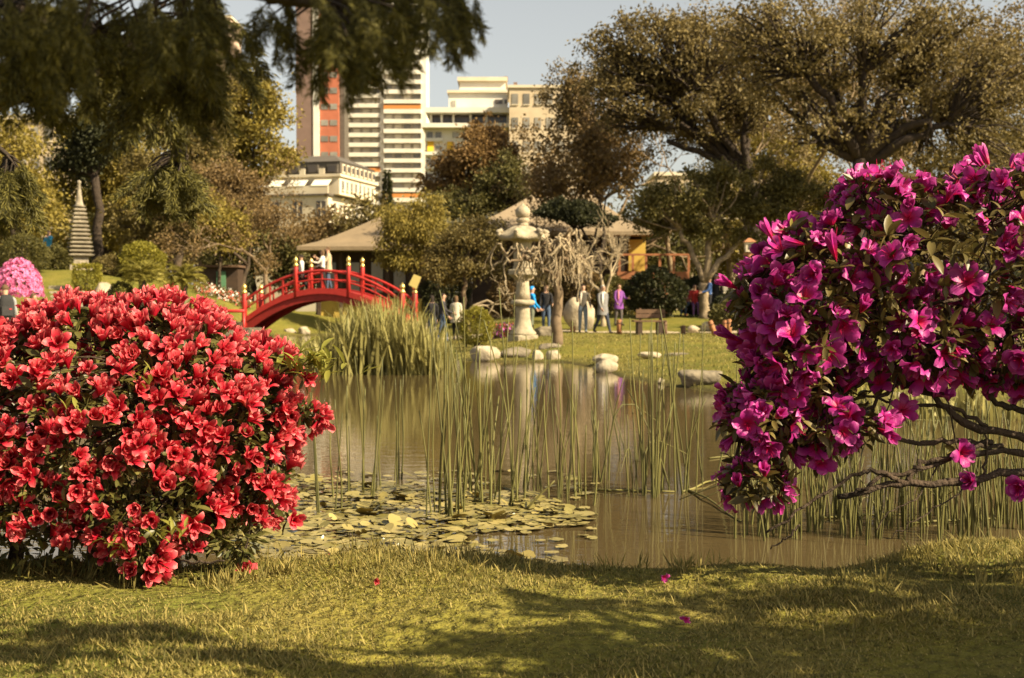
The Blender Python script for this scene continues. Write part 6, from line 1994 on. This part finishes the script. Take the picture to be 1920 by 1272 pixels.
LEFT, RIGHT, FRONT, BACK = math.pi / 2, -math.pi / 2, math.pi, 0.0
def on_bridge(px, v_):
    rz = -R(13.5); c = W(618, 570, 50.6); ca, sa = math.cos(rz), math.sin(rz)
    best = None
    for u in np.linspace(-3.2, 3.2, 641):
        x = c[0] + u * ca - v_ * sa; y = 50.6 + u * sa + v_ * ca
        e = abs(960 + x / y * FPX * CP - px)
        if best is None or e < best[0]: best = (e, x, y, u)
    return np.array([best[1], best[2], .72 + 1.18 * (1 - (best[3] / 3.28) ** 2) - .005])
person('visitor in a white shirt and dark trousers walking down the red bridge', 566, 0, 1.66, LEFT, (.66, .64, .60), BLACK, lsw=(.45, -.35), knee=(.1, .4), arm=(-.2, .4), elb=(.2, 1.2), pos=on_bridge(566, .1))
person('tall visitor in a beige jacket standing on the crest of the bridge', 617, 0, 1.74, LEFT + .3, (.44, .35, .23), JEANS, hair=HAIRB, arm=(.5, .8), elb=(1.3, 1.2), coat=(.44, .35, .23), pos=on_bridge(616, .15))
person('visitor in a white blouse and black trousers beside the beige jacket on the bridge', 606, 0, 1.60, LEFT, WHITE, BLACK, hair=HAIRB, arm=(.6, .3), elb=(1.2, .8), pos=on_bridge(606, -.2), long_hair=True)
person('visitor all in black standing right of the bridge', 810, 43.5, 1.70, BACK + .4, BLACK, (.05, .06, .08), arm=(.2, .1), long_hair=True)
person('visitor in a dark jacket and blue jeans beside the one in black', 830, 43, 1.70, RIGHT, (.05, .045, .05), JEANS, arm=(.4, .2), elb=(.8, .5), lsw=(.2, -.15))
person('visitor in a long cream coat near the clipped golden shrub', 855, 44, 1.58, BACK - .3, (.62, .54, .40), BLACK, hair=HAIRB, coat=(.62, .54, .40), long_hair=True)
person('visitor in a bright blue jacket half hidden behind the lantern', 997, 43.5, 1.66, RIGHT + .3, (.02, .30, .72), (.16, .17, .12), arm=(.3, .2), elb=(.4, .6), cap=(.02, .28, .70))
person('visitor in a black top and blue jeans between lantern and weeping tree', 1024, 44, 1.62, FRONT, BLACK, JEANS, long_hair=True, hair=HAIRB, arm=(.3, .1), elb=(.9, .3))
person('visitor with open dark jacket and pale jeans before the white rock', 1093, 42.8, 1.66, FRONT + .1, (.10, .085, .07), (.19, .23, .29), arm=(.2, .35), elb=(.7, 1.4), lsw=(.08, -.08), coat=None, scarf=(.55, .47, .38))
person('visitor striding in a grey coat, white scarf and dark trousers', 1130, 42.6, 1.70, FRONT + .55, (.20, .19, .185), (.045, .05, .07), hair=HAIRG, lsw=(.42, -.38), knee=(.08, .25), arm=(-.3, .35), elb=(.2, .3), coat=(.20, .19, .185), scarf=(.72, .68, .62))
person('visitor in a purple wrap behind the striding one', 1160, 47, 1.55, FRONT + .5, (.19, .06, .26), (.12, .10, .09), hair=HAIRB, coat=(.20, .06, .27), long_hair=True, arm=(.4, .2), elb=(1.2, .6), scarf=(.55, .2, .25))
person('visitor in a red shirt sitting near the dark shrubs', 1302, 50.5, 1.66, FRONT, (.55, .05, .05), (.15, .07, .18), sit=True, arm=(.6, .4), elb=(.6, .8))
person('visitor in a pink top sitting beside the red shirt', 1286, 50.8, 1.60, FRONT - .4, (.55, .20, .24), JEANS, sit=True, hair=HAIRB, long_hair=True, arm=(.5, .4), elb=(.8, .8))
person('visitor in a blue jacket standing right of the seated pair', 1330, 50, 1.66, LEFT, (.05, .10, .26), BLACK, arm=(.4, .3), elb=(.9, .6))
person('visitor in black with a white cap behind the blue jacket', 1342, 51, 1.70, FRONT, BLACK, BLACK, cap=(.7, .66, .58))
person('visitor in a navy coat beside the lamp post', 1428, 44, 1.72, LEFT, (.035, .045, .08), (.04, .04, .05), coat=(.035, .045, .08))
person('visitor in a turquoise shirt among the mound shrubs', 94, 58, 1.66, FRONT - .3, (.06, .30, .46), (.05, .08, .14), arm=(.9, .4), elb=(1.3, .5), z=zpx(500, 58))
person('visitor in black bending under the pink azalea', 52, 31.5, 1.35, RIGHT, BLACK, BLACK, hair=HAIRB, long_hair=True, arm=(.8, .5), elb=(.8, .8), lean=.25)
rt, c = person('visitor in a grey hooded jacket walking away with a backpack', 12, 27.5, 1.66, BACK + .5, (.33, .33, .33), (.36, .34, .30), hair=HAIRB, arm=(.4, .2), elb=(.6, .4), lsw=(.2, -.2), lean=.18)
def backpack(c):
    H = 1.66
    root = part_of(thing('backpack', 'black backpack with a red mark on the grey jacketed visitor', 'backpack', c + np.array([.06, -.12, 1.15]), rz=.5))
    b = MB()
    v = []; f = []
    n = 14
    rows = []
    for zf, sx, sy in ((-.27, .12, .07), (-.24, .16, .11), (-.05, .165, .125), (.12, .15, .11), (.22, .12, .08), (.25, .06, .04)):
        a = np.arange(n) / n * 6.2832
        rows.append(np.stack([sx * np.sign(np.cos(a)) * np.abs(np.cos(a)) ** .6, sy * np.sign(np.sin(a)) * np.abs(np.sin(a)) ** .6, np.full(n, zf)], -1))
    v = np.concatenate(rows); i = np.arange(5)[:, None] * n; j = np.arange(n)[None, :]; j2 = (j + 1) % n
    b.add(v, np.stack([i + j, i + j2, i + n + j2, i + n + j], -1).reshape(-1, 4)); b.add(rows[0], [list(range(n))[::-1]]); b.add(rows[-1], [list(range(n))])
    b.build('bag', cloth((.035, .033, .033)), root)
    q = MB(); q.box((0, -.125, -.1), (.22, .03, .2)); q.build('pocket', cloth((.045, .042, .042)), root, False)
    q = MB(); q.box((.06, -.143, -.06), (.05, .008, .025)); q.build('patch', cloth((.5, .05, .06)), root, False)
    for s in (-1, 1):
        q = MB(); q.tube([(s * .09, .09, .2), (s * .1, .2, .16), (s * .1, .22, -.05), (s * .1, .1, -.2)], .016, 5); q.build('strap', cloth((.03, .03, .03)), root)
backpack(c)

# tidy
for o in bpy.data.objects:
    if '_wo' in o: del o['_wo']
